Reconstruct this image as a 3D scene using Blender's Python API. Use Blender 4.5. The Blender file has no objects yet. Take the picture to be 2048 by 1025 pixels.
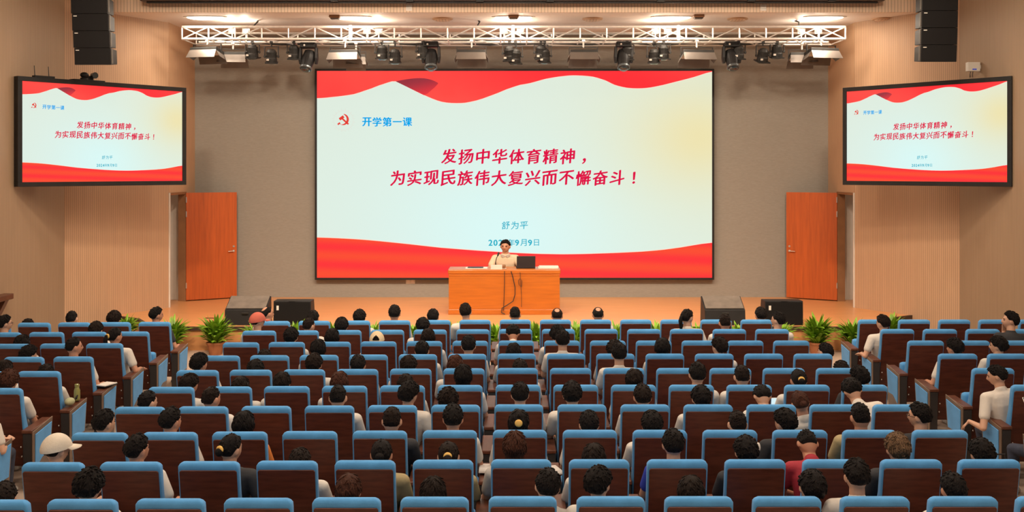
import bpy, bmesh, math, random
from mathutils import Vector, Matrix, Euler, noise as mnoise

scene = bpy.context.scene
COL = scene.collection
random.seed(7)
PI = math.pi

# ------------------------------------------------------------------ camera, world, lights, exposure
F = 2100.0                    # focal length in pixels of the 2048 wide frame
CX, CY = 1018.0, 342.0        # principal point
CZ = 3.15                     # eye height above the hall floor
cam = bpy.data.cameras.new('camera')
cam.sensor_width = 36.0
cam.lens = F / 2048.0 * 36.0
cam.shift_x = (1024.0 - CX) / 2048.0
cam.shift_y = -(512.5 - CY) / 2048.0
cam.clip_end = 200
camo = bpy.data.objects.new('camera', cam)
camo.location = (0, 0, CZ)
camo.rotation_euler = (PI / 2, 0, 0)
COL.objects.link(camo)
scene.camera = camo

world = bpy.data.worlds.new('world')
scene.world = world
world.use_nodes = True
world.node_tree.nodes['Background'].inputs[0].default_value = (1.0, 0.83, 0.68, 1)
world.node_tree.nodes['Background'].inputs[1].default_value = 0.30

vs = scene.view_settings
vs.view_transform = 'Standard'
vs.look = 'None'
vs.gamma = 1.0
vs.exposure = 0.0
vs.use_curve_mapping = False
scene.cycles.max_bounces = 6
scene.cycles.diffuse_bounces = 3
scene.cycles.glossy_bounces = 2
scene.cycles.transmission_bounces = 2
scene.cycles.use_adaptive_sampling = True
scene.cycles.adaptive_threshold = 0.05

def area_light(name, loc, sx, sy, energy, color, rot=(0, 0, 0), spread=PI):
    l = bpy.data.lights.new(name, 'AREA')
    l.shape = 'RECTANGLE'
    l.size, l.size_y = sx, sy
    l.energy = energy
    l.color = color
    l.spread = spread
    o = bpy.data.objects.new(name, l)
    o.location = loc
    o.rotation_euler = rot
    COL.objects.link(o)
    return o

WARM = (1.0, 0.83, 0.66)
HALL_Z = 7.3
HALL_LAMPS = [(x, y) for y in (3.0, 7.0, 11.0, 15.0) for x in (-5.4, -1.8, 1.8, 5.4)]
for (x, y) in HALL_LAMPS:
    area_light('hall_ceiling_lamp_light', (x, y, HALL_Z - 0.06), 1.2, 0.6, 78, WARM)
# front-of-house wash: two bars of stage floods on the hall ceiling, aimed at the stage
FOH = [(-5.0, 12.6), (-2.5, 12.6), (0.0, 12.6), (2.5, 12.6), (5.0, 12.6)]
for (x, y) in FOH:
    area_light('stage_flood_light', (x, y, HALL_Z - 0.35), 0.5, 0.4, 84, (1.0, 0.80, 0.60),
               rot=(math.radians(52), 0, 0), spread=math.radians(95))
CEIL_GLOWS = [410, 700, 1027, 1345, 1650]  # pools of truss lamp light on the ceiling, built as added glowing shapes
CEIL = 6.12
for px in CEIL_GLOWS:
    area_light('stage_ceiling_glow_light', ((px - CX) * 20.2 / F, 20.2, CEIL - 0.085), 0.7, 0.16, 36, (1.0, 0.84, 0.66))  # added light below each ceiling glow, no fixture of its own
SPOTS2 = [463, 491, 733, 757, 1008, 1041, 1311, 1336, 1604, 1638]
LAMPD, LAMPZ = 20.78, CZ + (CY - 62) * 20.78 / F
for px in SPOTS2:
    l = bpy.data.lights.new('truss_lamp_light', 'POINT')
    l.energy, l.color, l.shadow_soft_size = 8.5, (1.0, 0.85, 0.68), 0.05
    o = bpy.data.objects.new('truss_lamp_light', l)
    o.location = ((px - CX) * LAMPD / F, LAMPD - 0.10, LAMPZ)
    COL.objects.link(o)

# ------------------------------------------------------------------ helpers
def P(px, py, d):
    return Vector(((px - CX) * d / F, d, CZ - (py - CY) * d / F))

def srgb(r, g, b):
    f = lambda c: (c / 255.0) / 12.92 if c / 255.0 <= 0.04045 else ((c / 255.0 + 0.055) / 1.055) ** 2.4
    return (f(r), f(g), f(b))

class N:
    def __init__(self, m):
        self.t = m.node_tree
    def __call__(self, kind, **kw):
        n = self.t.nodes.new(kind)
        for k, v in kw.items():
            setattr(n, k, v)
        return n
    def link(self, a, b):
        self.t.links.new(a, b)
    def math(self, op, a, b=None):
        n = self.t.nodes.new('ShaderNodeMath')
        n.operation = op
        for i, v in enumerate((a, b)):
            if v is None:
                continue
            if isinstance(v, (int, float)):
                n.inputs[i].default_value = v
            else:
                self.t.links.new(v, n.inputs[i])
        return n.outputs[0]

def new_mat(name):
    m = bpy.data.materials.new(name)
    m.use_nodes = True
    return m, N(m), m.node_tree.nodes['Principled BSDF']

def mixcol(nd, fac, a, b):
    n = nd('ShaderNodeMix', data_type='RGBA')
    if isinstance(fac, (int, float)):
        n.inputs[0].default_value = fac
    else:
        nd.link(fac, n.inputs[0])
    for i, v in ((6, a), (7, b)):
        if isinstance(v, tuple):
            n.inputs[i].default_value = (*v[:3], 1)
        else:
            nd.link(v, n.inputs[i])
    return n.outputs[2]

def mat(name, col, rough=0.5, metal=0.0, var=0.10, scale=6.0, stretch=(1, 1, 1), bump=0.0, bscale=None, coat=0.0, sheen=0.0, spec=0.5):
    m, nd, bs = new_mat(name)
    tc = nd('ShaderNodeTexCoord')
    mp = nd('ShaderNodeMapping')
    mp.inputs['Scale'].default_value = stretch
    nd.link(tc.outputs['Object'], mp.inputs['Vector'])
    nz = nd('ShaderNodeTexNoise')
    nz.inputs['Scale'].default_value = scale
    nz.inputs['Detail'].default_value = 4
    nd.link(mp.outputs[0], nz.inputs['Vector'])
    a = tuple(c * (1 - var) for c in col)
    b = tuple(min(1, c * (1 + var)) for c in col)
    mr = nd('ShaderNodeMapRange')
    mr.inputs[1].default_value = 0.3
    mr.inputs[2].default_value = 0.7
    nd.link(nz.outputs[0], mr.inputs[0])
    nd.link(mixcol(nd, mr.outputs[0], a, b), bs.inputs['Base Color'])
    bs.inputs['Roughness'].default_value = rough
    bs.inputs['Metallic'].default_value = metal
    bs.inputs['Coat Weight'].default_value = coat
    bs.inputs['Sheen Weight'].default_value = sheen
    bs.inputs['Specular IOR Level'].default_value = spec
    if bump:
        n2 = nd('ShaderNodeTexNoise')
        n2.inputs['Scale'].default_value = bscale or scale * 6
        n2.inputs['Detail'].default_value = 3
        nd.link(mp.outputs[0], n2.inputs['Vector'])
        bp = nd('ShaderNodeBump')
        bp.inputs['Strength'].default_value = bump
        bp.inputs['Distance'].default_value = 0.01
        nd.link(n2.outputs[0], bp.inputs['Height'])
        nd.link(bp.outputs[0], bs.inputs['Normal'])
    return m

def mat_groove(name, col, pitch=0.042, axis=0, depth=0.5, dark=0.62, width=0.2, rough=0.55):
    """slatted acoustic panelling: a narrow groove every pitch metres along a local axis"""
    m, nd, bs = new_mat(name)
    tc = nd('ShaderNodeTexCoord')
    sp = nd('ShaderNodeSeparateXYZ')
    nd.link(tc.outputs['Object'], sp.inputs[0])
    fr = nd.math('FRACT', nd.math('MULTIPLY', sp.outputs[axis], 1.0 / pitch))
    g = nd.math('LESS_THAN', fr, width)
    nz = nd('ShaderNodeTexNoise')
    nz.inputs['Scale'].default_value = 2.0
    mp = nd('ShaderNodeMapping')
    mp.inputs['Scale'].default_value = (6, 6, 0.6)
    nd.link(tc.outputs['Object'], mp.inputs[0])
    nd.link(mp.outputs[0], nz.inputs['Vector'])
    c = mixcol(nd, nz.outputs[0], tuple(x * 0.9 for x in col), tuple(x * 1.1 for x in col))
    nd.link(mixcol(nd, g, c, tuple(x * dark for x in col)), bs.inputs['Base Color'])
    bs.inputs['Roughness'].default_value = rough
    bp = nd('ShaderNodeBump')
    bp.inputs['Strength'].default_value = depth
    bp.inputs['Distance'].default_value = 0.006
    nd.link(nd.math('SUBTRACT', 1.0, g), bp.inputs['Height'])
    nd.link(bp.outputs[0], bs.inputs['Normal'])
    return m

def mat_emit(name, col, strength=1.0):
    m, nd, bs = new_mat(name)
    bs.inputs['Base Color'].default_value = (0.02, 0.02, 0.02, 1)
    bs.inputs['Emission Color'].default_value = (*col, 1)
    bs.inputs['Emission Strength'].default_value = strength
    bs.inputs['Roughness'].default_value = 0.6
    bs.inputs['Specular IOR Level'].default_value = 0.0
    return m

class MB:
    """collects shapes, then builds ONE mesh"""
    def __init__(self):
        self.v, self.f = [], []
    def add(self, vs_, fs_, M=None):
        o = len(self.v)
        self.v += [tuple(M @ Vector(p)) if M is not None else tuple(p) for p in vs_]
        self.f += [tuple(i + o for i in q) for q in fs_]
        return self
    def box(self, a, b, M=None):
        (x0, y0, z0), (x1, y1, z1) = a, b
        return self.add([(x0, y0, z0), (x1, y0, z0), (x1, y1, z0), (x0, y1, z0), (x0, y0, z1), (x1, y0, z1), (x1, y1, z1), (x0, y1, z1)],
                        [(0, 3, 2, 1), (4, 5, 6, 7), (0, 1, 5, 4), (1, 2, 6, 5), (2, 3, 7, 6), (3, 0, 4, 7)], M)
    def loft(self, rings, cap=True, M=None):
        n = len(rings[0])
        vs_, fs_ = [], []
        for r in rings:
            vs_ += list(r)
        for k in range(len(rings) - 1):
            for i in range(n):
                j = (i + 1) % n
                fs_.append((k * n + i, k * n + j, (k + 1) * n + j, (k + 1) * n + i))
        if cap:
            fs_.append(tuple(range(n - 1, -1, -1)))
            fs_.append(tuple((len(rings) - 1) * n + i for i in range(n)))
        return self.add(vs_, fs_, M)
    def prism(self, poly, axis, a, b, M=None):
        """polygon in the two other axes, extruded along axis from a to b"""
        def mk(p, t):
            q = list(p)
            q.insert(axis, t)
            return tuple(q)
        return self.loft([[mk(p, a) for p in poly], [mk(p, b) for p in poly]], True, M)
    def tube(self, p0, p1, r0, r1=None, n=8, cap=True):
        r1 = r0 if r1 is None else r1
        p0, p1 = Vector(p0), Vector(p1)
        d = (p1 - p0).normalized()
        a = d.orthogonal().normalized()
        b = d.cross(a)
        rg = []
        for p, r in ((p0, r0), (p1, r1)):
            rg.append([p + a * (r * math.cos(2 * PI * i / n)) + b * (r * math.sin(2 * PI * i / n)) for i in range(n)])
        return self.loft(rg, cap)
    def path(self, pts, r, n=6):
        pts = [Vector(p) for p in pts]
        rings = []
        a = (pts[1] - pts[0]).orthogonal().normalized()
        for k, p in enumerate(pts):
            d = (pts[min(k + 1, len(pts) - 1)] - pts[max(k - 1, 0)]).normalized()
            a = (a - d * a.dot(d)).normalized()
            b = d.cross(a)
            rr = r[k] if isinstance(r, (list, tuple)) else r
            rings.append([p + a * (rr * math.cos(2 * PI * i / n)) + b * (rr * math.sin(2 * PI * i / n)) for i in range(n)])
        return self.loft(rings)
    def capsule(self, p0, p1, r0, r1, n=12, h=4):
        p0, p1 = Vector(p0), Vector(p1)
        d = (p1 - p0)
        d = d.normalized() if d.length > 1e-6 else Vector((0, 0, 1))
        a = d.orthogonal().normalized()
        b = d.cross(a)
        rings = []
        for k in range(h):
            t = PI / 2 * (k + 0.25) / h
            rings.append((p0 - d * (r0 * math.cos(t)), r0 * math.sin(t)))
        rings += [(p0, r0), (p1, r1)]
        for k in range(h):
            t = PI / 2 * (h - k - 0.75) / h
            rings.append((p1 + d * (r1 * math.cos(t)), r1 * math.sin(t)))
        return self.loft([[c + a * (r * math.cos(2 * PI * i / n)) + b * (r * math.sin(2 * PI * i / n)) for i in range(n)] for c, r in rings])
    def lathe(self, prof, n=16, M=None):
        return self.loft([[(r * math.cos(2 * PI * i / n), r * math.sin(2 * PI * i / n), z) for i in range(n)] for r, z in prof], True, M)
    def ellipsoid(self, c, r, M=None, n=16, k=10):
        rings = []
        for j in range(k + 1):
            t = PI * (j + 0.02) / (k + 0.04)
            rings.append([(c[0] + r[0] * math.sin(t) * math.cos(2 * PI * i / n), c[1] + r[1] * math.sin(t) * math.sin(2 * PI * i / n), c[2] - r[2] * math.cos(t)) for i in range(n)])
        return self.loft(rings, True, M)
    def mesh(self, name, m=None, bevel=0.0, seg=2, smooth=False):
        me = bpy.data.meshes.new(name)
        me.from_pydata(self.v, [], self.f)
        me.update()
        bm = bmesh.new()
        bm.from_mesh(me)
        bmesh.ops.recalc_face_normals(bm, faces=bm.faces)
        if bevel:
            bmesh.ops.bevel(bm, geom=[e for e in bm.edges if len(e.link_faces) == 2 and e.calc_face_angle(0) > 0.6], offset=bevel, segments=seg, profile=0.5, affect='EDGES')
        bm.to_mesh(me)
        bm.free()
        if smooth:
            me.polygons.foreach_set('use_smooth', [True] * len(me.polygons))
        if m:
            me.materials.append(m)
        return me

def link(name, me, parent=None, loc=None, rot=None, M=None):
    o = bpy.data.objects.new(name, me)
    COL.objects.link(o)
    if parent:
        o.parent = parent
    if M is not None:
        o.matrix_local = M
    if loc is not None:
        o.location = loc
    if rot is not None:
        o.rotation_euler = rot
    return o

def empty(name, loc=(0, 0, 0), rz=0.0):
    o = bpy.data.objects.new(name, None)
    o.empty_display_size = 0.1
    COL.objects.link(o)
    o.location = loc
    o.rotation_euler = (0, 0, rz)
    return o

def tag(o, label=None, cat=None, group=None, kind=None):
    if label: o['label'] = label
    if cat: o['category'] = cat
    if group: o['group'] = group
    if kind: o['kind'] = kind
    return o

def set_mat(o, m):
    if not o.data.materials:
        o.data.materials.append(m)
    o.material_slots[0].link = 'OBJECT'
    o.material_slots[0].material = m

# ------------------------------------------------------------------ materials
M_panel_wall = mat_groove('slatted_maple_panelling', (0.54, 0.335, 0.20))
M_side_wall = mat_groove('shaded_slatted_panelling', (0.37, 0.25, 0.155))  # same slats as the angled walls, their dimmer light put into the colour
M_fascia = mat_groove('slatted_fascia_panelling', (0.78, 0.57, 0.41), pitch=0.06)
M_plain = mat('plain_maple_veneer', (0.56, 0.35, 0.21), 0.5, var=0.05, stretch=(4, 4, 0.5))
M_back = mat('woven_grey_fabric', (0.295, 0.272, 0.236), 0.8, var=0.06, scale=14, stretch=(1, 1, 5), bump=0.3, bscale=80)
M_ceil = mat('warm_white_plaster', (0.88, 0.80, 0.74), 0.55, var=0.03, scale=2)
M_stage = mat('orange_stage_boards', (0.72, 0.33, 0.125), 0.38, var=0.10, scale=3, stretch=(0.6, 9, 1), coat=0.15)
M_riser = mat('stage_front_panel', (0.55, 0.25, 0.09), 0.5, var=0.08)
M_nosing = mat('dark_stage_nosing', (0.05, 0.025, 0.015), 0.5)
M_floor = mat('beige_hall_floor', (0.52, 0.40, 0.32), 0.35, var=0.06, scale=1.5)
M_door = mat('orange_door_veneer', (0.46, 0.088, 0.011), 0.42, var=0.14, scale=4, stretch=(7, 7, 0.4))
M_frame_wood = mat('brown_door_frame', (0.26, 0.12, 0.05), 0.5)
M_white = mat('white_paint', (0.75, 0.70, 0.63), 0.6, var=0.03)
M_black = mat('black_plastic', (0.014, 0.013, 0.013), 0.5, var=0.2, spec=0.3)
M_blackm = mat('matte_black_metal', (0.028, 0.026, 0.024), 0.55, metal=0.3, var=0.2)
M_grille = mat('black_speaker_grille', (0.011, 0.010, 0.010), 0.8, var=0.35, spec=0.15, scale=160, bump=0.5, bscale=300)
M_alu = mat('brushed_aluminium', (0.78, 0.73, 0.68), 0.35, metal=0.55, var=0.08, scale=12)
M_steel = mat('bright_steel', (0.8, 0.78, 0.75), 0.25, metal=0.9, var=0.05)
M_silver = mat('pale_metal_barn_door', (0.16, 0.135, 0.118), 0.4, metal=0.35, var=0.08)
M_diff = mat('frosted_diffuser', (0.75, 0.70, 0.63), 0.5, var=0.03)
M_lens = mat('dark_glass_lens', (0.03, 0.05, 0.06), 0.08, var=0.2, coat=1.0)
M_blue = mat('blue_seat_fabric', (0.088, 0.315, 0.64), 0.9, var=0.08, scale=9, bump=0.25, bscale=260, sheen=0.15, spec=0.2)
M_wood = mat('dark_brown_seat_wood', (0.088, 0.024, 0.0135), 0.38, var=0.30, scale=5, stretch=(1, 1, 6), spec=0.35)
M_cap = mat('brown_armrest_wood', (0.105, 0.032, 0.014), 0.4, var=0.2, scale=8, stretch=(4, 1, 1), coat=0.1)
M_post = mat('charcoal_seat_post', (0.030, 0.026, 0.025), 0.5, var=0.15)
M_sframe = mat('taupe_seat_side_frame', (0.19, 0.125, 0.085), 0.4, metal=0.2, var=0.1)
M_kick = mat('grey_kick_plate', (0.14, 0.105, 0.085), 0.5)
M_desk = mat('orange_cherry_desk', (0.45, 0.122, 0.009), 0.38, var=0.13, scale=3, stretch=(0.6, 3, 8), coat=0.15)
M_cable = mat('black_cable', (0.02, 0.018, 0.016), 0.6)
M_skin = mat('skin', (0.56, 0.31, 0.20), 0.5, var=0.06, scale=10)
M_skin2 = mat('tanned_skin', (0.50, 0.235, 0.14), 0.5, var=0.06, scale=10)
M_hair_k = mat('black_hair', (0.0085, 0.0062, 0.0055), 0.58, var=0.5, scale=30, stretch=(4, 4, 0.5), bump=1.0, bscale=70, spec=0.15)
M_hair_b = mat('dark_brown_hair', (0.0125, 0.0068, 0.0045), 0.58, var=0.5, scale=30, stretch=(4, 4, 0.5), bump=1.0, bscale=70, spec=0.15)
M_hair_r = mat('reddish_brown_hair', (0.058, 0.020, 0.011), 0.58, var=0.5, scale=30, stretch=(4, 4, 0.5), bump=1.0, bscale=70, spec=0.15)
M_hair_s = mat('streaked_blond_hair', (0.13, 0.075, 0.04), 0.58, var=0.85, scale=30, stretch=(4, 4, 0.5), bump=1.0, bscale=70, spec=0.15)
SH = {'white': mat('off_white_cotton', (0.64, 0.58, 0.51), 0.85, var=0.06, bump=0.25, bscale=30),
      'grey': mat('light_grey_cotton', (0.40, 0.37, 0.34), 0.85, var=0.06, bump=0.25, bscale=30),
      'black': mat('black_cotton', (0.022, 0.022, 0.025), 0.85, var=0.1, bump=0.25, bscale=30),
      'crimson': mat('crimson_cotton', (0.30, 0.012, 0.025), 0.8, var=0.1, bump=0.25, bscale=30),
      'blue': mat('royal_blue_cotton', (0.02, 0.04, 0.35), 0.8, var=0.1, bump=0.25, bscale=30),
      'khaki': mat('khaki_cotton', (0.36, 0.28, 0.14), 0.85, var=0.1, bump=0.25, bscale=30),
      'cream': mat('cream_cotton', (0.60, 0.45, 0.31), 0.8, var=0.06, bump=0.25, bscale=30),
      'orange': mat('orange_cotton', (0.70, 0.20, 0.03), 0.8, var=0.1, bump=0.25, bscale=30)}
M_jeans = mat('dark_blue_denim', (0.030, 0.036, 0.06), 0.85, var=0.2, scale=20)
M_shoe = mat('white_sneaker', (0.5, 0.46, 0.42), 0.6)
M_leaf = mat('green_leaf', (0.19, 0.36, 0.022), 0.45, var=0.45, scale=9, spec=0.4)
M_pot = mat('terracotta_pot', (0.36, 0.13, 0.05), 0.7)
M_paper = mat('white_paper', (0.72, 0.66, 0.60), 0.8, var=0.03)

ordn = ['first', 'second', 'third', 'fourth', 'fifth', 'sixth', 'seventh', 'eighth', 'ninth', 'tenth', 'eleventh', 'twelfth', 'thirteenth', 'fourteenth', 'fifteenth', 'sixteenth', 'seventeenth', 'eighteenth', 'nineteenth', 'twentieth']
# ------------------------------------------------------------------ the setting
WD = 22.75      # back wall distance
HX = 6.86       # stage half width at the side doors
AX = 0.055      # hall axis
STZ = 0.41      # stage height
BX, BD = 8.10, 18.99   # corner of angled panel and hall side wall

def struct(name, me, **kw):
    return tag(link(name, me, **kw), kind='structure')

mb = MB().box((-9.5, -3, -0.2), (9.5, 20.2, 0.0))
struct('floor', mb.mesh('floor', M_floor))
poly = [(-7.62, 19.95), (-6.85, 19.42), (-6.25, 18.4), (6.35, 18.4), (6.95, 19.42), (7.72, 19.95), (7.72, 24.2), (-7.62, 24.2)]
st = struct('floor_stage', MB().prism(poly, 2, 0.0, STZ - 0.03).mesh('floor_stage', M_riser))
link('stage_boards', MB().prism(poly, 2, STZ - 0.03, STZ).mesh('stage_boards', M_stage), st)
for k in range(5):
    a, b = poly[k], poly[k + 1]
    A, B = Vector((a[0], a[1], STZ - 0.02)), Vector((b[0], b[1], STZ - 0.02))
    n_ = Vector((B.y - A.y, A.x - B.x, 0)).normalized() * 0.012
    L = (B - A).length
    ang = math.atan2(B.y - A.y, B.x - A.x)
    link('nosing', MB().box((0, -0.02, -0.035), (L, 0.03, 0.028)).mesh('nosing', M_nosing), st, loc=A + n_, rot=(0, 0, ang))

struct('wall_back', MB().box((-9, WD, 0), (9, WD + 0.2, 7.4)).mesh('wall_back', M_back))
# angled slatted panels either side of the stage and straight return walls with the doors
for s, side in ((-1, 'left'), (1, 'right')):
    ax = AX
    hx = ax + s * HX
    bx = ax + s * BX
    L = math.hypot(bx - hx, 21.0 - BD)
    # local x runs along the wall from the stage corner outwards
    ang = math.atan2(BD - 21.0, bx - hx)
    w = MB().box((0, 0, 0), (L, 0.15, 7.4)) if s > 0 else MB().box((0, -0.15, 0), (L, 0, 7.4))
    struct('wall_angled_' + side, w.mesh('wall_angled', M_panel_wall), loc=(hx, 21.0, 0), rot=(0, 0, ang))
    # hall side wall, parallel to the axis, running back past the camera
    w = MB().box((0, 0, 0), (BD + 3, 0.15, 7.4)) if s > 0 else MB().box((0, -0.15, 0), (BD + 3, 0, 7.4))
    struct('wall_' + side, w.mesh('wall_' + side, M_side_wall), loc=(bx, BD, 0), rot=(0, 0, -PI / 2))
    # return wall with the door opening
    x0, x1 = (hx - 0.12, hx) if s < 0 else (hx, hx + 0.12)
    DT = STZ + 2.30
    rw = struct('wall_return_' + side, MB().box((x0, 21.0, DT), (x1, WD, 7.4)).mesh('wall_return', M_plain))
    link('wall_pier', MB().box((x0, 22.10, STZ), (x1, WD, DT)).mesh('wall_pier', M_plain), rw)
    link('door_jamb', MB().box((x0 - 0.02, 22.04, STZ), (x1 + 0.02, 22.10, DT)).mesh('door_jamb', M_frame_wood, 0.004), rw)
    link('door_jamb', MB().box((x0 - 0.02, 21.0, STZ), (x1 + 0.02, 21.05, DT)).mesh('door_jamb', M_white, 0.004), rw)
    link('door_head', MB().box((x0 - 0.02, 21.05, DT - 0.05), (x1 + 0.02, 22.04, DT)).mesh('door_head', M_frame_wood, 0.004), rw)
    # pale passage behind the open door
    q = -1 if s < 0 else 1
    pw = MB()
    xo = hx + q * 0.75
    pw.box((min(xo, xo + q * 0.05), 20.8, STZ), (max(xo, xo + q * 0.05), WD, DT + 0.3))
    struct('wall_passage_' + side, pw.mesh('wall_passage', M_white))
    struct('wall_passage_end_' + side, MB().box((min(hx + q * 0.12, xo), 22.3, STZ), (max(hx + q * 0.12, xo), 22.36, DT + 0.3)).mesh('wall_passage_end', M_white))

# open doors
def door(idx, s):
    hx = AX + s * HX
    root = empty('door_%d' % idx, (hx - s * 0.02, 22.05, STZ + 0.02))
    tag(root, kind='structure')
    fx = AX + s * 5.94
    fy = 22.60
    ang = math.atan2(fy - 22.05, fx - hx)
    root.rotation_euler = (0, 0, ang)
    L = math.hypot(fx - hx, fy - 22.05)
    q = 1 if s < 0 else -1    # which local side faces the hall
    y0, y1 = -0.022, 0.022
    link('door_leaf', MB().box((0, y0, 0), (L, y1, 2.26)).mesh('door_leaf', M_door, 0.003), root)
    face = y0 if s < 0 else y1
    n = -1 if s < 0 else 1
    hd = link('door_handle', MB().tube((L - 0.07, face, 1.0), (L - 0.07, face + n * 0.055, 1.0), 0.011).tube((L - 0.075, face + n * 0.05, 1.0), (L - 0.20, face + n * 0.05, 0.995), 0.010).mesh('door_handle', M_steel), root)
    link('handle_rose', MB().tube((L - 0.07, face, 1.0), (L - 0.07, face + n * 0.01, 1.0), 0.026, n=14).mesh('handle_rose', M_steel), hd)
    link('lock_cylinder', MB().tube((L - 0.07, face, 1.10), (L - 0.07, face + n * 0.012, 1.10), 0.022, n=14).mesh('lock_cylinder', M_steel), root)
    for z in (0.25, 1.75, 2.05):
        link('hinge', MB().tube((0.0, face + n * 0.012, z), (0.0, face + n * 0.012, z + 0.12), 0.012).mesh('hinge', M_steel), root)
door(1, -1)
door(2, 1)

# stage ceiling, fascia, hall ceiling
struct('ceiling', MB().box((-9, 19.67, CEIL), (9, WD + 0.1, CEIL + 0.12)).mesh('ceiling', M_ceil))
struct('wall_fascia', MB().box((-9, 19.62, CEIL - 0.004), (9, 19.67, 7.4)).mesh('wall_fascia', M_fascia))
struct('ceiling_hall', MB().box((-9, -3, HALL_Z + 0.03), (9, 19.62, HALL_Z + 0.15)).mesh('ceiling_hall', M_ceil))

TRUSS_ZB = CZ + (CY - 78) * 20.42 / F
M_lamp = mat_emit('lit_lamp_diffuser', (1.0, 0.86, 0.66), 6.0)
for i, (x, y) in enumerate(HALL_LAMPS):
    r = empty('hall_ceiling_lamp', (x, y, HALL_Z))
    link('housing', MB().box((-0.64, -0.34, -0.005), (0.64, 0.34, 0.03)).mesh('housing', M_white), r)
    link('diffuser', MB().box((-0.6, -0.3, -0.012), (0.6, 0.3, -0.005)).mesh('diffuser', M_lamp), r)
    tag(r, 'rectangular lit panel lamp in the hall ceiling, %s row, %s from left' % (ordn[i // 4], ordn[i % 4]), 'ceiling lamp', 'hall ceiling lamps')
for i, (x, y) in enumerate(FOH):
    r = empty('stage_flood', (x, y + 0.02, HALL_Z + 0.03))
    link('yoke', MB().box((-0.3, -0.02, -0.4), (-0.28, 0.02, 0)).box((0.28, -0.02, -0.4), (0.3, 0.02, 0)).box((-0.3, -0.02, -0.02), (0.3, 0.02, 0)).mesh('yoke', M_blackm), r)
    R = Matrix.Translation((0, -0.05, -0.36)) @ Euler((math.radians(52), 0, 0)).to_matrix().to_4x4()
    link('housing', MB().box((-0.27, -0.22, 0.03), (0.27, 0.22, 0.16), R).mesh('housing', M_blackm), r)
    tag(r, 'black flood lamp on the hall ceiling aimed at the stage, %s from left' % ordn[i], 'stage light', 'stage floods on the hall ceiling')
names5 = ['leftmost', 'second from left', 'middle', 'fourth from left', 'rightmost']
for i, px in enumerate(CEIL_GLOWS):
    r = empty('ceiling_glow', ((px - CX) * 20.2 / F, 20.2, CEIL))
    link('glow_rim', MB().lathe([(0.14, 0.0), (0.14, -0.012), (0.11, -0.014)], 24, Matrix.Diagonal((3.0, 1.0, 1.0, 1.0))).mesh('glow_rim', M_white), r)
    link('diffuser', MB().ellipsoid((0, 0, -0.012), (0.36, 0.10, 0.055), n=20, k=8).mesh('diffuser', M_lamp, smooth=True), r)  # glowing oblong added for a pool of light on the ceiling
    tag(r, 'bright oblong pool of light on the ceiling above the truss, %s of five' % names5[i], 'ceiling glow', 'pools of light on the stage ceiling')
for i, px in enumerate(SPOTS2):
    r = empty('truss_lamp', ((px - CX) * LAMPD / F, LAMPD, LAMPZ))
    link('bulb', MB().ellipsoid((0, 0, 0), (0.055, 0.035, 0.035), n=12, k=8).mesh('bulb', M_lamp, smooth=True), r)
    link('reflector', MB().prism([(0.03, -0.05), (0.06, -0.03), (0.06, 0.03), (0.03, 0.05), (0.04, 0.0)], 0, -0.075, 0.075).mesh('reflector', M_silver), r)
    link('bracket', MB().tube((0, 0.05, 0), (0, 0.05, -(LAMPZ - TRUSS_ZB) - 0.01), 0.012).tube((0, 0.09, -(LAMPZ - TRUSS_ZB)), (0, -0.40, -(LAMPZ - TRUSS_ZB)), 0.012).mesh('bracket', M_alu), r)
    tag(r, 'small lit lamp inside the truss, %s from left' % ordn[i], 'truss lamp', 'lamps inside the truss')
for i, (px, py, kind) in enumerate([(670, 31, 'box'), (885, 37, 'round'), (1185, 37, 'round'), (1397, 30, 'box'), (1475, 37, 'round'), (1765, 37, 'round'), (1027, 31, 'box')]):
    d = (CEIL - CZ) * F / (CY - py)
    x = (px - CX) * d / F
    lab = {670: 'left of the middle', 1397: 'right of the middle', 1027: 'at the centre', 885: 'leftmost of the four', 1185: 'second of the four', 1475: 'third of the four', 1765: 'rightmost of the four'}[px]
    if kind == 'round':
        r = empty('ceiling_speaker', (x, d, CEIL))
        link('rim', MB().lathe([(0.20, 0), (0.20, -0.02), (0.16, -0.035)], 24).mesh('rim', M_plain), r)
        link('grille', MB().lathe([(0.155, -0.02), (0.15, -0.045), (0.06, -0.055)], 24).mesh('grille', M_fascia), r)
        tag(r, 'round tan ceiling speaker in the stage ceiling, ' + lab, 'ceiling speaker', 'round ceiling speakers')
    else:
        r = empty('ceiling_sensor', (x, d, CEIL))
        link('base', MB().box((-0.10, -0.09, -0.05), (0.10, 0.09, 0)).mesh('base', M_frame_wood, 0.01), r)
        link('cover', MB().box((-0.08, -0.07, -0.075), (0.08, 0.07, -0.05)).mesh('cover', M_nosing, 0.01), r)
        tag(r, 'small brown box on the stage ceiling, ' + lab, 'ceiling sensor')
# fascia vents
for i, (px, lab) in enumerate(((818, 'above the left of the big screen'), (1527, 'above the right of the big screen'))):
    p = P(px, 15, 19.6)
    r = empty('fascia_vent', (p.x, 19.62, p.z))
    link('frame', MB().box((-0.055, -0.012, -0.06), (0.055, 0, 0.06)).mesh('frame', M_ceil, 0.003), r)
    for k in range(4):
        link('slat', MB().box((-0.045, -0.02, -0.045 + k * 0.025), (0.045, -0.012, -0.03 + k * 0.025)).mesh('slat', M_white), r)
    tag(r, 'small pale square vent on the fascia ' + lab, 'vent')
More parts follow.
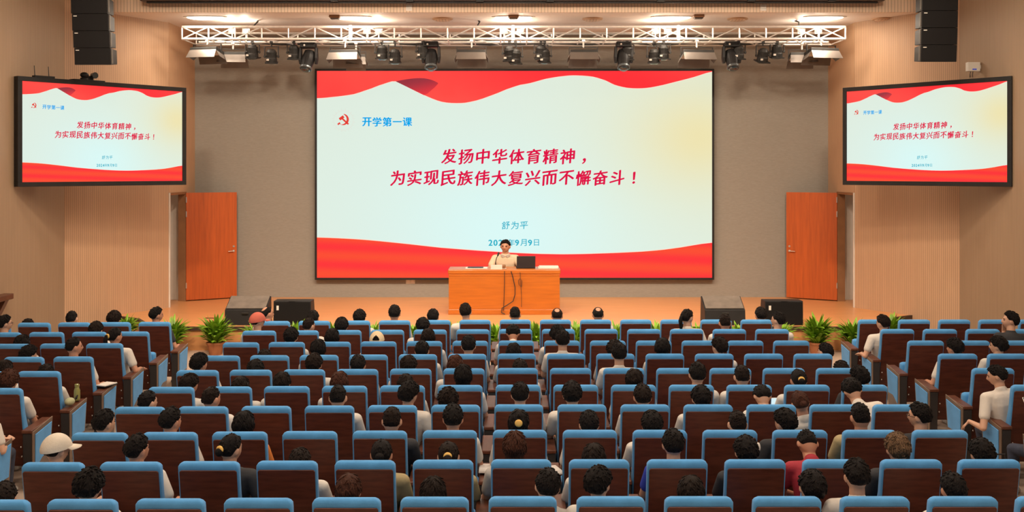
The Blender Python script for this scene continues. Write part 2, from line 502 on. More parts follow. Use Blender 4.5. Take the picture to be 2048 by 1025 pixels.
# dark roller-screen housing in front of the fascia
r = empty('screen_housing', (0, 19.35, 6.27))
x0, x1 = (283 - CX) * 19.35 / F, (1766 - CX) * 19.35 / F
link('case', MB().box((x0, -0.12, 0), (x1, 0.12, 0.28)).mesh('case', mat('dark_housing', (0.05, 0.035, 0.03), 0.5), 0.02), r)
link('bottom_bar', MB().box((x0 + 0.1, -0.03, -0.03), (x1 - 0.1, 0.03, 0.0)).mesh('bottom_bar', M_black, 0.008), r)
for px in (670, 820, 960, 1100, 1320, 1500, 1660):
    xx = (px - CX) * 19.35 / F
    link('bracket', MB().box((xx - 0.07, -0.14, -0.012), (xx + 0.07, 0.1, 0.29)).mesh('bracket', M_black, 0.004), r)
link('hanger', MB().tube((x0 + 0.5, 0, 0.27), (x0 + 0.5, 0, HALL_Z + 0.03 - 6.27), 0.02).mesh('hanger', M_blackm), r)
link('hanger', MB().tube((x1 - 0.5, 0, 0.27), (x1 - 0.5, 0, HALL_Z + 0.03 - 6.27), 0.02).mesh('hanger', M_blackm), r)
tag(r, 'long dark housing across the top in front of the fascia', 'screen housing')
# handrail at the left wall edge
r = empty('wall_ledge', (AX - BX + 0.002, 16.0, 0))
pz = CZ - (592 - CY) * 16.8 / F
link('ledge_top', MB().box((0, -3.2, pz - 0.04), (0.16, 0.72, pz + 0.05)).mesh('ledge_top', M_cap, 0.012), r)
link('bracket', MB().prism([(0.0, pz - 0.30), (0.13, pz - 0.04), (0.0, pz - 0.04)], 1, 0.50, 0.62).mesh('bracket', M_cap), r)
link('bracket', MB().prism([(0.0, pz - 0.30), (0.13, pz - 0.04), (0.0, pz - 0.04)], 1, -1.6, -1.48).mesh('bracket', M_cap), r)
tag(r, 'dark red-brown wooden wall ledge at the left edge of the picture', 'ledge')
# outlet plate below the big screen
p = P(821, 563, WD)
r = empty('outlet_plate', (p.x, WD, p.z))
link('plate', MB().box((-0.10, -0.012, -0.055), (0.10, 0, 0.055)).mesh('plate', M_white, 0.006), r)
for xx in (-0.045, 0.045):
    link('socket', MB().box((xx - 0.028, -0.016, -0.03), (xx + 0.028, -0.012, 0.03)).mesh('socket', M_ceil, 0.002), r)
tag(r, 'small white outlet plate on the back wall below the big screen', 'outlet plate')

# ------------------------------------------------------------------ screens with the slide
PX0, PX1, PY0, PY1 = 634.0, 1424.0, 142.0, 556.0
def uv(px, py):
    return ((px - PX0) / (PX1 - PX0), (PY1 - py) / (PY1 - PY0))

def mat_slide_bg():
    m, nd, bs = new_mat('slide_background')
    tc = nd('ShaderNodeTexCoord')
    sp = nd('ShaderNodeSeparateXYZ')
    nd.link(tc.outputs['Generated'], sp.inputs[0])
    u, v = sp.outputs[0], sp.outputs[2]
    def blob(cu, cv, ru, rv):
        a = nd.math('DIVIDE', nd.math('SUBTRACT', u, cu), ru)
        b = nd.math('DIVIDE', nd.math('SUBTRACT', v, cv), rv)
        q = nd.math('ADD', nd.math('MULTIPLY', a, a), nd.math('MULTIPLY', b, b))
        return nd.math('DIVIDE', 1.0, nd.math('ADD', 1.0, q))
    c = mixcol(nd, blob(0.50, 0.22, 0.33, 0.42), srgb(222, 232, 216), srgb(214, 248, 248))
    n = nd.math('POWER', blob(0.97, 0.68, 0.20, 0.30), 1.3)
    c = mixcol(nd, n, c, srgb(236, 226, 176))
    bs.inputs['Base Color'].default_value = (0.02, 0.02, 0.02, 1)
    bs.inputs['Specular IOR Level'].default_value = 0.0
    nd.link(c, bs.inputs['Emission Color'])
    bs.inputs['Emission Strength'].default_value = 1.0
    return m

def mat_ribbon(name, base, band, freq, slant, amt=0.5):
    m, nd, bs = new_mat(name)
    tc = nd('ShaderNodeTexCoord')
    sp = nd('ShaderNodeSeparateXYZ')
    nd.link(tc.outputs['Generated'], sp.inputs[0])
    t = nd.math('ADD', nd.math('MULTIPLY', sp.outputs[2], freq), nd.math('MULTIPLY', sp.outputs[0], slant))
    w = nd.math('MULTIPLY', nd.math('ADD', nd.math('SINE', t), 1.0), amt)
    c = mixcol(nd, w, base, band)
    bs.inputs['Base Color'].default_value = (0.02, 0.02, 0.02, 1)
    bs.inputs['Specular IOR Level'].default_value = 0.0
    nd.link(c, bs.inputs['Emission Color'])
    bs.inputs['Emission Strength'].default_value = 1.0
    return m

M_bg = mat_slide_bg()
M_rtop = mat_ribbon('red_ribbon_top', srgb(255, 42, 52), srgb(255, 72, 66), 1.0, 5.5)
M_rbot = mat_ribbon('red_ribbon_bottom', srgb(252, 40, 50), srgb(250, 70, 42), 14.0, 5.0)
M_fold = mat_ribbon('red_ribbon_fold', srgb(150, 45, 60), srgb(238, 45, 58), -2.2, 1.3, 0.5)
M_tred = mat_emit('crimson_slide_text', srgb(222, 20, 70))
M_tblue = mat_emit('blue_slide_text', srgb(0, 165, 236))
M_tcyan = mat_emit('teal_slide_text', srgb(40, 176, 200))
M_emb = mat_emit('red_emblem', srgb(226, 58, 48))
M_rays = mat_emit('pale_emblem_rays', srgb(226, 214, 202))
M_edge = mat_emit('pale_ribbon_edge', srgb(255, 224, 205))
for m_ in (M_tred, M_tblue, M_tcyan, M_emb, M_rays, M_edge, M_fold):
    m_.cycles.emission_sampling = 'NONE'      # thin print: no need to sample it as a lamp

RIB_TOP = [(634, 196.6), (661, 194.5), (708, 188.4), (743, 177), (767.5, 168), (792, 162.8), (825, 179), (855.6, 193.5), (884, 203.8), (913, 206.4), (939.7, 204), (978.6, 192.5), (1030, 173), (1060, 166.4), (1092, 157.7), (1129.7, 152), (1154.6, 151), (1186, 153.6), (1211, 161), (1229.6, 170), (1254.5, 175.8), (1284, 176.7), (1312, 173), (1350, 164), (1387, 154.5), (1424, 143.5)]
RIB_BOT = [(634, 475.5), (720, 479.5), (800, 487), (882, 496), (987, 503.7), (1058, 507.5), (1104, 508.8), (1137, 509), (1195.6, 507.6), (1283, 503.8), (1342, 498), (1424, 486)]

def dense(pts, k=4):
    out = []
    n = len(pts)
    for i in range(n - 1):
        p0, p1, p2, p3 = pts[max(i - 1, 0)], pts[i], pts[i + 1], pts[min(i + 2, n - 1)]
        for j in range(k):
            t = j / k
            f = lambda a, b, c, d: 0.5 * (2 * b + (c - a) * t + (2 * a - 5 * b + 4 * c - d) * t * t + (3 * b - a - 3 * c + d) * t ** 3)
            out.append((p1[0] + (p2[0] - p1[0]) * t, f(p0[1], p1[1], p2[1], p3[1])))
    out.append(pts[-1])
    return out

def strip_mesh(name, lower, upper, m, W, H, y):
    """flat strip between two boundaries given in slide pixels at the same x positions"""
    mb = MB()
    v, f = [], []
    for a, b in zip(lower, upper):
        for q in (a, b):
            u_, v_ = uv(*q)
            v.append((u_ * W, y, v_ * H))
    for i in range(len(lower) - 1):
        f.append((2 * i, 2 * i + 2, 2 * i + 3, 2 * i + 1))
    mb.add(v, f)
    return mb.mesh(name, m)

_glyph = {}
def glyph(ch, bold, serif=False):
    key = (ch, bold)
    if key in _glyph:
        return _glyph[key]
    cu = bpy.data.curves.new('glyph', 'FONT')
    cu.body = ch
    cu.size = 1.0
    cu.dimensions = '2D'
    cu.fill_mode = 'FRONT'
    cu.resolution_u = 3
    cu.offset = bold
    ob = bpy.data.objects.new('glyph', cu)
    COL.objects.link(ob)
    dg = bpy.context.evaluated_depsgraph_get()
    dg.update()
    me = ob.evaluated_get(dg).to_mesh()
    vs_ = [tuple(v.co) for v in me.vertices]
    fs_ = [tuple(p.vertices) for p in me.polygons]
    ob.evaluated_get(dg).to_mesh_clear()
    bpy.data.objects.remove(ob)
    bpy.data.curves.remove(cu)
    if vs_:
        xs = [v[0] for v in vs_]
        w = max(xs) - min(xs)
        # the em cell: CJK glyphs are one em wide, starting at x = 0
        _glyph[key] = (vs_, fs_, min(xs), w)
    else:
        _glyph[key] = ([], [], 0, 0)
    return _glyph[key]

def text_line(items, m, W, H, y, pan, name):
    """items: (char, centre px, centre py, size px, shear, weight); each character is a part"""
    for ch, px, py, size, shear, bold in items:
        vs_, fs_, x0, w = glyph(ch, 0.0)
        if not vs_:
            continue
        mb = MB()
        cjk = ord(ch) > 0x2000
        if cjk and ch not in '，！一':
            xs = [v[0] for v in vs_]; ys = [v[1] for v in vs_]
            sc = 1.0 / max(max(xs) - min(xs), max(ys) - min(ys), 0.72)
            cx_, cy_ = (max(xs) + min(xs)) / 2, (max(ys) + min(ys)) / 2
        else:
            sc = 1.05
            cx_, cy_ = x0 + w / 2, 0.37
        for (ox, oy) in ((0, 0), (bold, 0), (-bold, 0), (bold * 0.3, bold * 0.6), (-bold * 0.3, -bold * 0.6)) if bold else ((0, 0),):
            out = []
            for v in vs_:
                gx, gy = (v[0] - cx_) * sc + ox, (v[1] - cy_) * sc + oy
                gy += shear * gx
                gx += shear * 0.5 * gy
                u_, v_ = uv(px + gx * size, py - gy * size)
                out.append((u_ * W, y, v_ * H))
            mb.add(out, fs_)
        link(name, mb.mesh(name, m), pan)

def slide(root, W, H, off):
    """the slide on a panel whose lower left corner is the local origin, facing -y"""
    pan = link('display_panel', MB().box((0, -0.004, 0), (W, 0.03, H)).mesh('display_panel', M_bg), root)
    y1, y2, y3 = -0.006, -0.008, -0.010
    low = dense(RIB_TOP, 3)
    link('ribbon_edge', strip_mesh('ribbon_edge', [(a, b + 1.2) for a, b in low], [(a, b - 1) for a, b in low], M_edge, W, H, y1), pan)
    link('red_ribbon', strip_mesh('red_ribbon', low, [(a, PY0) for a, b in low], M_rtop, W, H, y2), pan)
    fx = [792 + 84 * t / 12 for t in range(13)]
    up = [162.8 - 6.3 * math.sin(min(1, (x - 792) / 60) * PI * 0.62) + max(0, (x - 845) / 31) ** 2 * 9 for x in fx]
    lo = [min(163.2 + (x - 792) * 0.49, 203) for x in fx]
    lo = [max(a, b) if x < 850 else max(b, a - (x - 850) * 1.35) for a, b, x in zip(lo, up, fx)]
    link('ribbon_fold', strip_mesh('ribbon_fold', list(zip(fx, lo)), list(zip(fx, up)), M_fold, W, H, y3), pan)
    low = dense(RIB_BOT, 4)
    link('ribbon_edge', strip_mesh('ribbon_edge', [(a, b + 1) for a, b in low], [(a, b - 1.3) for a, b in low], M_edge, W, H, y1), pan)
    link('red_ribbon', strip_mesh('red_ribbon', [(a, PY1) for a, b in low], low, M_rbot, W, H, y2), pan)
    it = [(c, 898.2 + 33.8 * i, 313, 29, 0.14, 0.03) for i, c in enumerate('发扬中华体育精神，')]
    text_line(it, M_tred, W, H, y2, pan, 'slide_character')
    it = [(c, 795.4 + 33.75 * i, 356, 29, 0.14, 0.03) for i, c in enumerate('为实现民族伟大复兴而不懈奋斗！')]
    text_line(it, M_tred, W, H, y2, pan, 'slide_character')
    it = [(c, 734 + 20.2 * i, 244, 18, 0.0, 0.035) for i, c in enumerate('开学第一课')]
    text_line(it, M_tblue, W, H, y2, pan, 'slide_character')
    it = [(c, 1011.5 + 18.2 * i, 451, 15.5, 0.10, 0.012) for i, c in enumerate('舒为平')]
    text_line(it, M_tcyan, W, H, y2, pan, 'slide_character')
    it = [(c, x, 485.5, s, 0.0, b) for c, x, s, b in (('2', 981, 16, 0.035), ('0', 991, 16, 0.035), ('2', 1001, 16, 0.035), ('4', 1011, 16, 0.035), ('年', 1023, 13.5, 0.01), ('9', 1034, 16, 0.035), ('月', 1047, 13.5, 0.01), ('9', 1060, 16, 0.035), ('日', 1073, 12.5, 0.01))]
    text_line(it, M_tcyan, W, H, y2, pan, 'slide_character')
    # emblem: hammer and sickle with a pale ring of rays
    mb = MB()
    def pt(x, y):
        u_, v_ = uv(650 + x * 0.09766, 200 + y * 0.09766)
        return (u_ * W, y2, v_ * H)
    n = 22
    v, f = [], []
    for i in range(n + 1):
        a = math.radians(85 - 225 * i / n)
        ro = 116
        k = math.sin(PI * min(1, (i / n) * 1.15 + 0.02)) ** 0.7
        ri = ro - 6 - 40 * max(0.0, k)
        v += [pt(374 + ro * math.cos(a), 402 - ro * math.sin(a)), pt(374 + ri * math.cos(a) , 402 - ri * math.sin(a))]
    for i in range(n):
        f.append((2 * i, 2 * i + 1, 2 * i + 3, 2 * i + 2))
    mb.add(v, f)
    def bar(x0, y0, x1, y1, w):
        dx, dy = x1 - x0, y1 - y0
        l = math.hypot(dx, dy)
        nx, ny = -dy / l * w / 2, dx / l * w / 2
        mb.add([pt(x0 + nx, y0 + ny), pt(x1 + nx, y1 + ny), pt(x1 - nx, y1 - ny), pt(x0 - nx, y0 - ny)], [(0, 1, 2, 3)])
    bar(262, 505, 310, 470, 34)
    bar(345, 375, 482, 500, 34)
    bar(298, 400, 384, 338, 56)
    em = link('emblem', mb.mesh('emblem', M_emb), pan)
    mb = MB()
    for i in range(40):
        a = 2 * PI * i / 40
        r0, r1 = 190, 255 if i % 2 else 225
        q = 0.022
        mb.add([pt(380 + r0 * math.cos(a - q), 420 - r0 * math.sin(a - q)), pt(380 + r0 * math.cos(a + q), 420 - r0 * math.sin(a + q)), pt(380 + r1 * math.cos(a), 420 - r1 * math.sin(a))], [(0, 1, 2)])
    tag(link('emblem_rays', mb.mesh('emblem_rays', M_rays), em), kind='stuff')
    return pan

# main screen
D0 = WD - 0.16
a, b = P(PX0, PY1, D0), P(PX1, PY0, D0)
W0, H0 = b.x - a.x, b.z - a.z
main = empty('led_wall_screen', (a.x, D0, a.z))
slide(main, W0, H0, 0)
fr = 0.045
link('frame_top', MB().box((-fr, -0.02, H0), (W0 + fr, 0.14, H0 + fr)).mesh('frame_top', M_black, 0.004), main)
link('frame_bottom', MB().box((-fr, -0.02, -fr), (W0 + fr, 0.14, 0)).mesh('frame_bottom', M_black, 0.004), main)
link('frame_side', MB().box((-fr, -0.02, 0), (0, 0.14, H0)).mesh('frame_side', M_black, 0.004), main)
link('frame_side', MB().box((W0, -0.02, 0), (W0 + fr, 0.14, H0)).mesh('frame_side', M_black, 0.004), main)
link('cabinet_back', MB().box((0, 0.03, 0), (W0, 0.155, H0)).mesh('cabinet_back', M_blackm), main)
tag(main, 'huge LED screen with red ribbons and Chinese slide text behind the desk', 'screen')

# side screens: corners measured, near edge at 17.0 m
def side_screen(s, label):
    if s < 0:
        nx, fx_ = (34 - CX) * 17.0 / F, (371 - CX) * 19.45 / F
    else:
        nx, fx_ = (2025 - CX) * 17.0 / F, (1687 - CX) * 19.45 / F
    near, far = Vector((nx, 17.0, 0)), Vector((fx_, 19.45, 0))
    A, B = (near, far) if s < 0 else (far, near)
    L = (B - A).length
    ang = math.atan2(B.y - A.y, B.x - A.x)
    zt = CZ + (CY - 152) * 17.0 / F
    zb = CZ - (374 - CY) * 17.0 / F
    root = empty('side_screen', (A.x, A.y, zb), ang)
    e = 0.075
    sub = empty('x')
    bpy.data.objects.remove(sub)
    pan = slide(root, L - 2 * e, zt - zb - 2 * e, 0)
    pan.location = (e, 0, e)
    H = zt - zb
    link('frame_top', MB().box((0, -0.03, H - e), (L, 0.12, H)).mesh('frame_top', M_black, 0.004), root)
    link('frame_bottom', MB().box((0, -0.03, 0), (L, 0.12, e)).mesh('frame_bottom', M_black, 0.004), root)
    link('frame_side', MB().box((0, -0.03, e), (e, 0.12, H - e)).mesh('frame_side', M_black, 0.004), root)
    link('frame_side', MB().box((L - e, -0.03, e), (L, 0.12, H - e)).mesh('frame_side', M_black, 0.004), root)
    link('cabinet_back', MB().box((e, 0.03, e), (L - e, 0.12, H - e)).mesh('cabinet_back', M_blackm), root)
    for q in (0.45, 0.75) if s < 0 else (0.25, 0.55):
        link('wall_arm', MB().box((L * q, 0.12, H * 0.45), (L * q + 0.1, 0.55, H * 0.55)).mesh('wall_arm', M_blackm), root)
    tag(root, label, 'screen', 'screens beside the stage')
    return root, L, H, ang
ls, LL, LH, lang = side_screen(-1, 'angled screen on the left wall repeating the red slide')
rs, RL, RH, rang = side_screen(1, 'angled screen on the right wall repeating the red slide')

# camera and receivers on top of the left screen
cm = empty('conference_camera', ls.matrix_basis @ Vector((1.18, 0.04, LH)), lang)
link('shelf', MB().box((-0.22, -0.06, 0), (0.35, 0.10, 0.02)).mesh('shelf', M_blackm, 0.004), cm)
link('camera_base', MB().lathe([(0.07, 0.02), (0.07, 0.05), (0.04, 0.06)], 16).mesh('camera_base', M_black), cm)
link('camera_head', MB().ellipsoid((0.0, 0, 0.10), (0.075, 0.06, 0.05)).mesh('camera_head', M_black, smooth=True), cm)
link('camera_lens', MB().tube((0.15, -0.01, 0.10), (0.15, -0.09, 0.10), 0.05, 0.055, 16).mesh('camera_lens', M_lens), cm)
link('camera_arm', MB().box((0.05, -0.02, 0.02), (0.16, 0.02, 0.09)).mesh('camera_arm', M_black, 0.006), cm)
tag(cm, 'black camera on a shelf on top of the left side screen', 'camera')
ro = empty('wireless_receiver', ls.matrix_basis @ Vector((0.42, 0.05, LH)), lang)
link('body', MB().box((-0.12, -0.05, 0), (0.22, 0.06, 0.035)).mesh('body', M_black, 0.005), ro)
for xx in (-0.08, 0.16):
    link('antenna', MB().tube((xx, 0.04, 0.03), (xx - 0.01, 0.04, 0.20), 0.008, 0.006).mesh('antenna', M_black), ro)
tag(ro, 'wireless receiver with two thin black antennas on the left side screen', 'receiver')
p = P(1946, 134, 16.6)
APD = (AX + BX - 0.13) * F / (1946 - CX)
bxr = empty('wireless_access_point', (AX + BX - 0.001, APD, CZ + (CY - 134) * APD / F), 0)
ap_x = -0.13
link('casing', MB().box((ap_x - 0.11, -0.05, -0.08), (ap_x + 0.11, 0.05, 0.08)).mesh('casing', M_white, 0.012), bxr)
link('wall_bracket', MB().box((ap_x + 0.11, -0.02, -0.03), (0.0, 0.02, 0.03)).mesh('wall_bracket', M_white), bxr)
link('badge', MB().box((ap_x - 0.03, -0.055, -0.055), (ap_x + 0.04, -0.05, -0.035)).mesh('badge', mat_emit('blue_badge', srgb(60, 80, 190), 0.6)), bxr)
for xx in (-0.04, 0.0):
    link('cable', MB().path([(ap_x + xx, 0, -0.08), (ap_x + xx - 0.01, 0, -0.13), (ap_x + xx, 0.02, -0.18)], 0.006).mesh('cable', M_cable), bxr)
tag(bxr, 'white wireless box above the right side screen', 'access point')

# ------------------------------------------------------------------ line-array speakers
M_plate = mat('grey_rigging_steel', (0.13, 0.115, 0.10), 0.45, metal=0.4)
def line_array(px_c, bottom, w_px, s, label):
    d = 17.0
    x = (px_c - CX) * d / F
    zb = CZ + (CY - bottom) * d / F
    w = w_px * d / F
    root = empty('line_array_speaker', (x, d, zb))
    tilt = [5, 4, 3, 2, 0, 0]
    z, y = 0.0, 0.0
    ch = 0.275
    xoff = 0.0
    for k in range(6):
        R = Matrix.Translation((xoff, y, z)) @ Euler((math.radians(tilt[k]), 0, 0)).to_matrix().to_4x4()
        hw = w / 2
        cab = link('cabinet', MB().loft([[(-hw, 0, 0.001), (hw, 0, 0.001), (hw * 0.8, 0.42, 0.012), (-hw * 0.8, 0.42, 0.012)], [(-hw, 0, ch - 0.001), (hw, 0, ch - 0.001), (hw * 0.8, 0.42, ch - 0.03), (-hw * 0.8, 0.42, ch - 0.03)]]).mesh('cabinet', M_black, 0.006), root, M=R)
        link('grille', MB().box((-hw + 0.004, -0.012, 0.002), (hw - 0.004, 0.0, ch - 0.004)).mesh('grille', M_grille, 0.004), cab)
        link('badge', MB().box((-hw + 0.03, -0.016, ch - 0.045), (-hw + 0.085, -0.012, ch - 0.033)).mesh('badge', M_white), cab)
        link('rigging_plate', MB().box((-s * hw, 0.01, 0.02), (-s * hw - s * 0.018, 0.05, ch - 0.02)).mesh('rigging_plate', M_plate, 0.003), cab)
        y -= math.sin(math.radians(tilt[k])) * ch
        z += math.cos(math.radians(tilt[k])) * ch
        xoff += -0.012 if s < 0 else 0.0
    link('fly_bar', MB().box((-w / 2 + xoff, 0.0, z), (w / 2 + xoff, 0.4, z + 0.06)).mesh('fly_bar', M_blackm, 0.005), root)
    for xx in (-0.2, 0.2):
        link('hoist_chain', MB().tube((xx + xoff, 0.2, z + 0.05), (xx + xoff, 0.2, HALL_Z + 0.03 - zb), 0.012).mesh('hoist_chain', M_steel), root)
    tag(root, label, 'speaker', 'hanging line arrays')
line_array(186, 130, 73, -1, 'black hanging column of speakers above the left side screen')
line_array(1877, 124, 72, 1, 'black hanging column of speakers above the right side screen')

# ------------------------------------------------------------------ truss
TD0, TD1 = 20.42, 21.35
TX0, TX1 = (364 - CX) * TD0 / F, (1691 - CX) * TD0 / F
ZT = CZ + (CY - 54) * TD0 / F
ZB = CZ + (CY - 78) * TD0 / F
truss = empty('lighting_truss', (0, TD0, ZB))
hh, dd = ZT - ZB, TD1 - TD0
for (y, z) in ((0, 0), (0, hh), (dd, 0), (dd, hh)):
    link('chord', MB().tube((TX0, y, z), (TX1, y, z), 0.026, n=10).mesh('chord', M_alu, smooth=False), truss)
link('lamp_pipe', MB().tube((TX0 + 0.2, 0.43, -0.01), (TX1 - 0.2, 0.43, -0.01), 0.024, n=10).mesh('lamp_pipe', M_alu), truss)
nb = 25
bl = (TX1 - TX0) / nb
me_v = MB().tube((0, 0, 0), (0, 0, hh), 0.016, n=6).mesh('brace', M_alu)
me_d = MB().tube((0, 0, 0), (bl, 0, hh), 0.012, n=6).mesh('brace', M_alu)
me_e = MB().tube((0, 0, hh), (bl, 0, 0), 0.012, n=6).mesh('brace', M_alu)
me_c = MB().tube((0, 0, 0), (0, dd, 0), 0.014, n=6).mesh('brace', M_alu)
me_f = MB().tube((0, 0, 0), (bl, dd, 0), 0.012, n=6).mesh('brace', M_alu)
me_j = MB().tube((0, 0, -0.03), (0, 0, hh + 0.03), 0.034, n=8).mesh('joint', M_alu)
xbays = (0, 1, 6, 7, 11, 12, 13, 17, 18, 23, 24)
for i in range(nb + 1):
    x = TX0 + bl * i
    link('brace', me_v, truss, loc=(x, 0, 0))
    link('brace', me_c, truss, loc=(x, 0, 0))
    if i % 2 == 0:
        link('brace', me_v, truss, loc=(x, dd, 0))
    if i < nb:
        if i % 2 == 0 or i in xbays:
            link('brace', me_d, truss, loc=(x, 0, 0))
        if i % 2 == 1 or i in xbays:
            link('brace', me_e, truss, loc=(x, 0, 0))
        link('brace', me_d if i % 2 else me_e, truss, loc=(x, dd, 0))
        if i % 2:
            link('brace', me_f, truss, loc=(x, 0, 0))
for px in (701, 1026, 1357):
    link('joint', me_j, truss, loc=((px - CX) * TD0 / F, 0, 0))
for px in (515, 955, 1587):
    x = (px - CX) * (TD0 + 0.4) / F
    link('hanger', MB().path([(x, 0.0, hh), (x + 0.05, 0.2, hh + 0.13), (x + 0.02, 0.35, CEIL - ZB)], 0.016).mesh('hanger', M_blackm), truss)
for j, (x0, x1, zz, yy) in enumerate(((470, 700, 0.05, 0.55), (800, 1000, 0.04, 0.5), (1060, 1320, 0.06, 0.6), (1380, 1580, 0.05, 0.5), (500, 1000, 0.03, 0.85), (1000, 1550, 0.03, 0.85))):
    xa, xb = (x0 - CX) * (TD0 + yy) / F, (x1 - CX) * (TD0 + yy) / F
    pts = []
    for k in range(25):
        t = k / 24
        pts.append((xa + (xb - xa) * t, yy + 0.04 * math.sin(t * 17 + j), zz + 0.025 * math.sin(t * 23 + 2 * j)))
    link('cable_bundle', MB().path(pts, 0.035, 6).mesh('cable_bundle', M_cable), truss)
tag(truss, 'long aluminium lighting truss hanging over the stage', 'truss')

# ------------------------------------------------------------------ stage lights hung from the truss
HOOKZ = ZB - 0.02
def spot_light(px, py, label, tilt=18, yaw=0):
    d = 20.85
    c = P(px, py, d)
    root = empty('stage_spotlight', (c.x, d, c.z))
    R = Euler((math.radians(tilt), 0, math.radians(yaw))).to_matrix().to_4x4()
    body = link('lamp_body', MB().lathe([(0.03, 0.15), (0.075, 0.13), (0.10, 0.08), (0.10, -0.02), (0.11, -0.04), (0.11, -0.11)], 16).mesh('lamp_body', M_blackm), root, M=R)
    link('colour_frame', MB().box((-0.125, -0.125, -0.135), (0.125, 0.125, -0.11)).mesh('colour_frame', M_blackm, 0.004), body)
    link('lens', MB().lathe([(0.10, -0.137), (0.06, -0.155), (0.01, -0.16)], 16).mesh('lens', M_lens), body)
    for k in range(3):
        link('cooling_fin', MB().lathe([(0.112, 0.02 + k * 0.03), (0.112, 0.03 + k * 0.03)], 16).mesh('cooling_fin', M_blackm), body)
    link('sticker', MB().box((-0.095, -0.116, -0.075), (-0.045, -0.108, -0.04)).mesh('sticker', M_white), body)
    hz = HOOKZ - c.z
    y = MB()
    for s in (-1, 1):
        y.box((s * 0.135 - 0.008, -0.02, -0.03), (s * 0.135 + 0.008, 0.02, min(0.19, hz - 0.05)))
        y.tube((s * 0.10, 0, 0), (s * 0.155, 0, 0), 0.02)
    zt = min(0.19, hz - 0.05)
    y.box((-0.143, -0.02, zt), (0.143, 0.02, zt + 0.012))
    link('yoke', y.mesh('yoke', M_blackm), root)
    link('clamp', MB().tube((0, 0, zt), (0, 0, hz + 0.02), 0.016).box((-0.03, -0.03, hz - 0.02), (0.03, 0.03, hz + 0.03)).mesh('clamp', M_blackm), root)
    tag(root, label, 'stage light', 'black spotlights on the truss')

def moving_head(px, py, label, yaw=0):
    d = 20.85
    c = P(px, py, d)
    root = empty('moving_head_light', (c.x, d, c.z))
    hz = HOOKZ - c.z
    link('base', MB().box((-0.15, -0.12, 0.20), (0.15, 0.12, 0.31)).mesh('base', M_black, 0.02), root)
    link('base_light', MB().ellipsoid((-0.06, -0.125, 0.25), (0.02, 0.012, 0.02), n=8, k=6).mesh('base_light', M_white), root)
    for s in (-1, 1):
        link('yoke_arm', MB().loft([[(s * 0.13, -0.06, 0.22), (s * 0.18, -0.06, 0.22), (s * 0.18, 0.06, 0.22), (s * 0.13, 0.06, 0.22)], [(s * 0.13, -0.08, 0.0), (s * 0.19, -0.08, 0.0), (s * 0.19, 0.08, 0.0), (s * 0.13, 0.08, 0.0)], [(s * 0.13, -0.06, -0.12), (s * 0.175, -0.06, -0.12), (s * 0.175, 0.06, -0.12), (s * 0.13, 0.06, -0.12)]]).mesh('yoke_arm', M_black, 0.015), root)
    R = Euler((math.radians(-26), 0, math.radians(yaw))).to_matrix().to_4x4()
    hd = link('lamp_head', MB().lathe([(0.06, 0.17), (0.11, 0.14), (0.125, 0.05), (0.125, -0.08), (0.11, -0.20), (0.105, -0.26)], 20).mesh('lamp_head', M_black, smooth=False), root, M=R)
    link('lens', MB().lathe([(0.095, -0.262), (0.07, -0.285), (0.01, -0.295)], 20).mesh('lens', M_lens), hd)
    link('head_ring', MB().lathe([(0.112, -0.20), (0.125, -0.21), (0.125, -0.24), (0.112, -0.25)], 20).mesh('head_ring', mat_ring), hd)
    link('clamp', MB().tube((-0.07, 0, 0.30), (-0.07, 0, hz + 0.02), 0.018).tube((0.07, 0, 0.30), (0.07, 0, hz + 0.02), 0.018).mesh('clamp', M_blackm), root)
    tag(root, label, 'stage light', 'moving head lights on the truss')
mat_ring = mat('grey_head_ring', (0.12, 0.14, 0.15), 0.3, metal=0.4)

def panel_light(px, py, w_px, label, tilt=30, yaw=0, d=20.6):
    c = P(px, py, d)
    w = w_px * d / F / 2
    root = empty('soft_panel_light', (c.x, d, c.z), math.radians(yaw))
    R = Euler((math.radians(-tilt * 0.5), 0, 0)).to_matrix().to_4x4()
    hs = link('housing', MB().box((-w, -0.16, 0.0), (w, 0.16, 0.07)).mesh('housing', M_blackm, 0.008), root, M=R)
    link('diffuser', MB().box((-w + 0.02, -0.14, -0.006), (w - 0.02, 0.14, 0.0)).mesh('diffuser', M_diff), hs)
    for (s, tl) in ((-1, 22), (1, 40)):
        RR = Matrix.Translation((0, s * 0.16, 0.01)) @ Euler((math.radians(s * tl), 0, 0)).to_matrix().to_4x4()
        link('barn_door', MB().prism([(-w, 0.0), (w, 0.0), (w + 0.02, -0.19), (-w - 0.02, -0.19)], 1, -0.003, 0.003).mesh('barn_door', M_silver), hs, M=RR)
    for s in (-1, 1):
        RR = Matrix.Translation((s * w, 0, 0)) @ Euler((0, math.radians(-s * 28), 0)).to_matrix().to_4x4()
        link('barn_door', MB().prism([(-0.15, 0.0), (0.15, 0.0), (0.11, -0.12), (-0.11, -0.12)], 0, -0.003, 0.003).mesh('barn_door', M_silver), hs, M=RR)
    hz = HOOKZ - c.z
    zt = min(0.16, hz - 0.03)
    link('yoke', MB().box((-w - 0.02, 0.0, 0.0), (-w - 0.005, 0.03, zt)).box((w + 0.005, 0.0, 0.0), (w + 0.02, 0.03, zt)).box((-w - 0.02, 0.0, zt), (w + 0.02, 0.03, zt + 0.012)).mesh('yoke', M_blackm), root)
    link('clamp', MB().tube((0, 0.015, zt), (0, 0.015, hz + 0.02), 0.018).box((-0.03, -0.02, hz - 0.03), (0.03, 0.05, hz + 0.03)).mesh('clamp', M_alu), root)
    tag(root, label, 'stage light', 'soft panel lights on the truss')

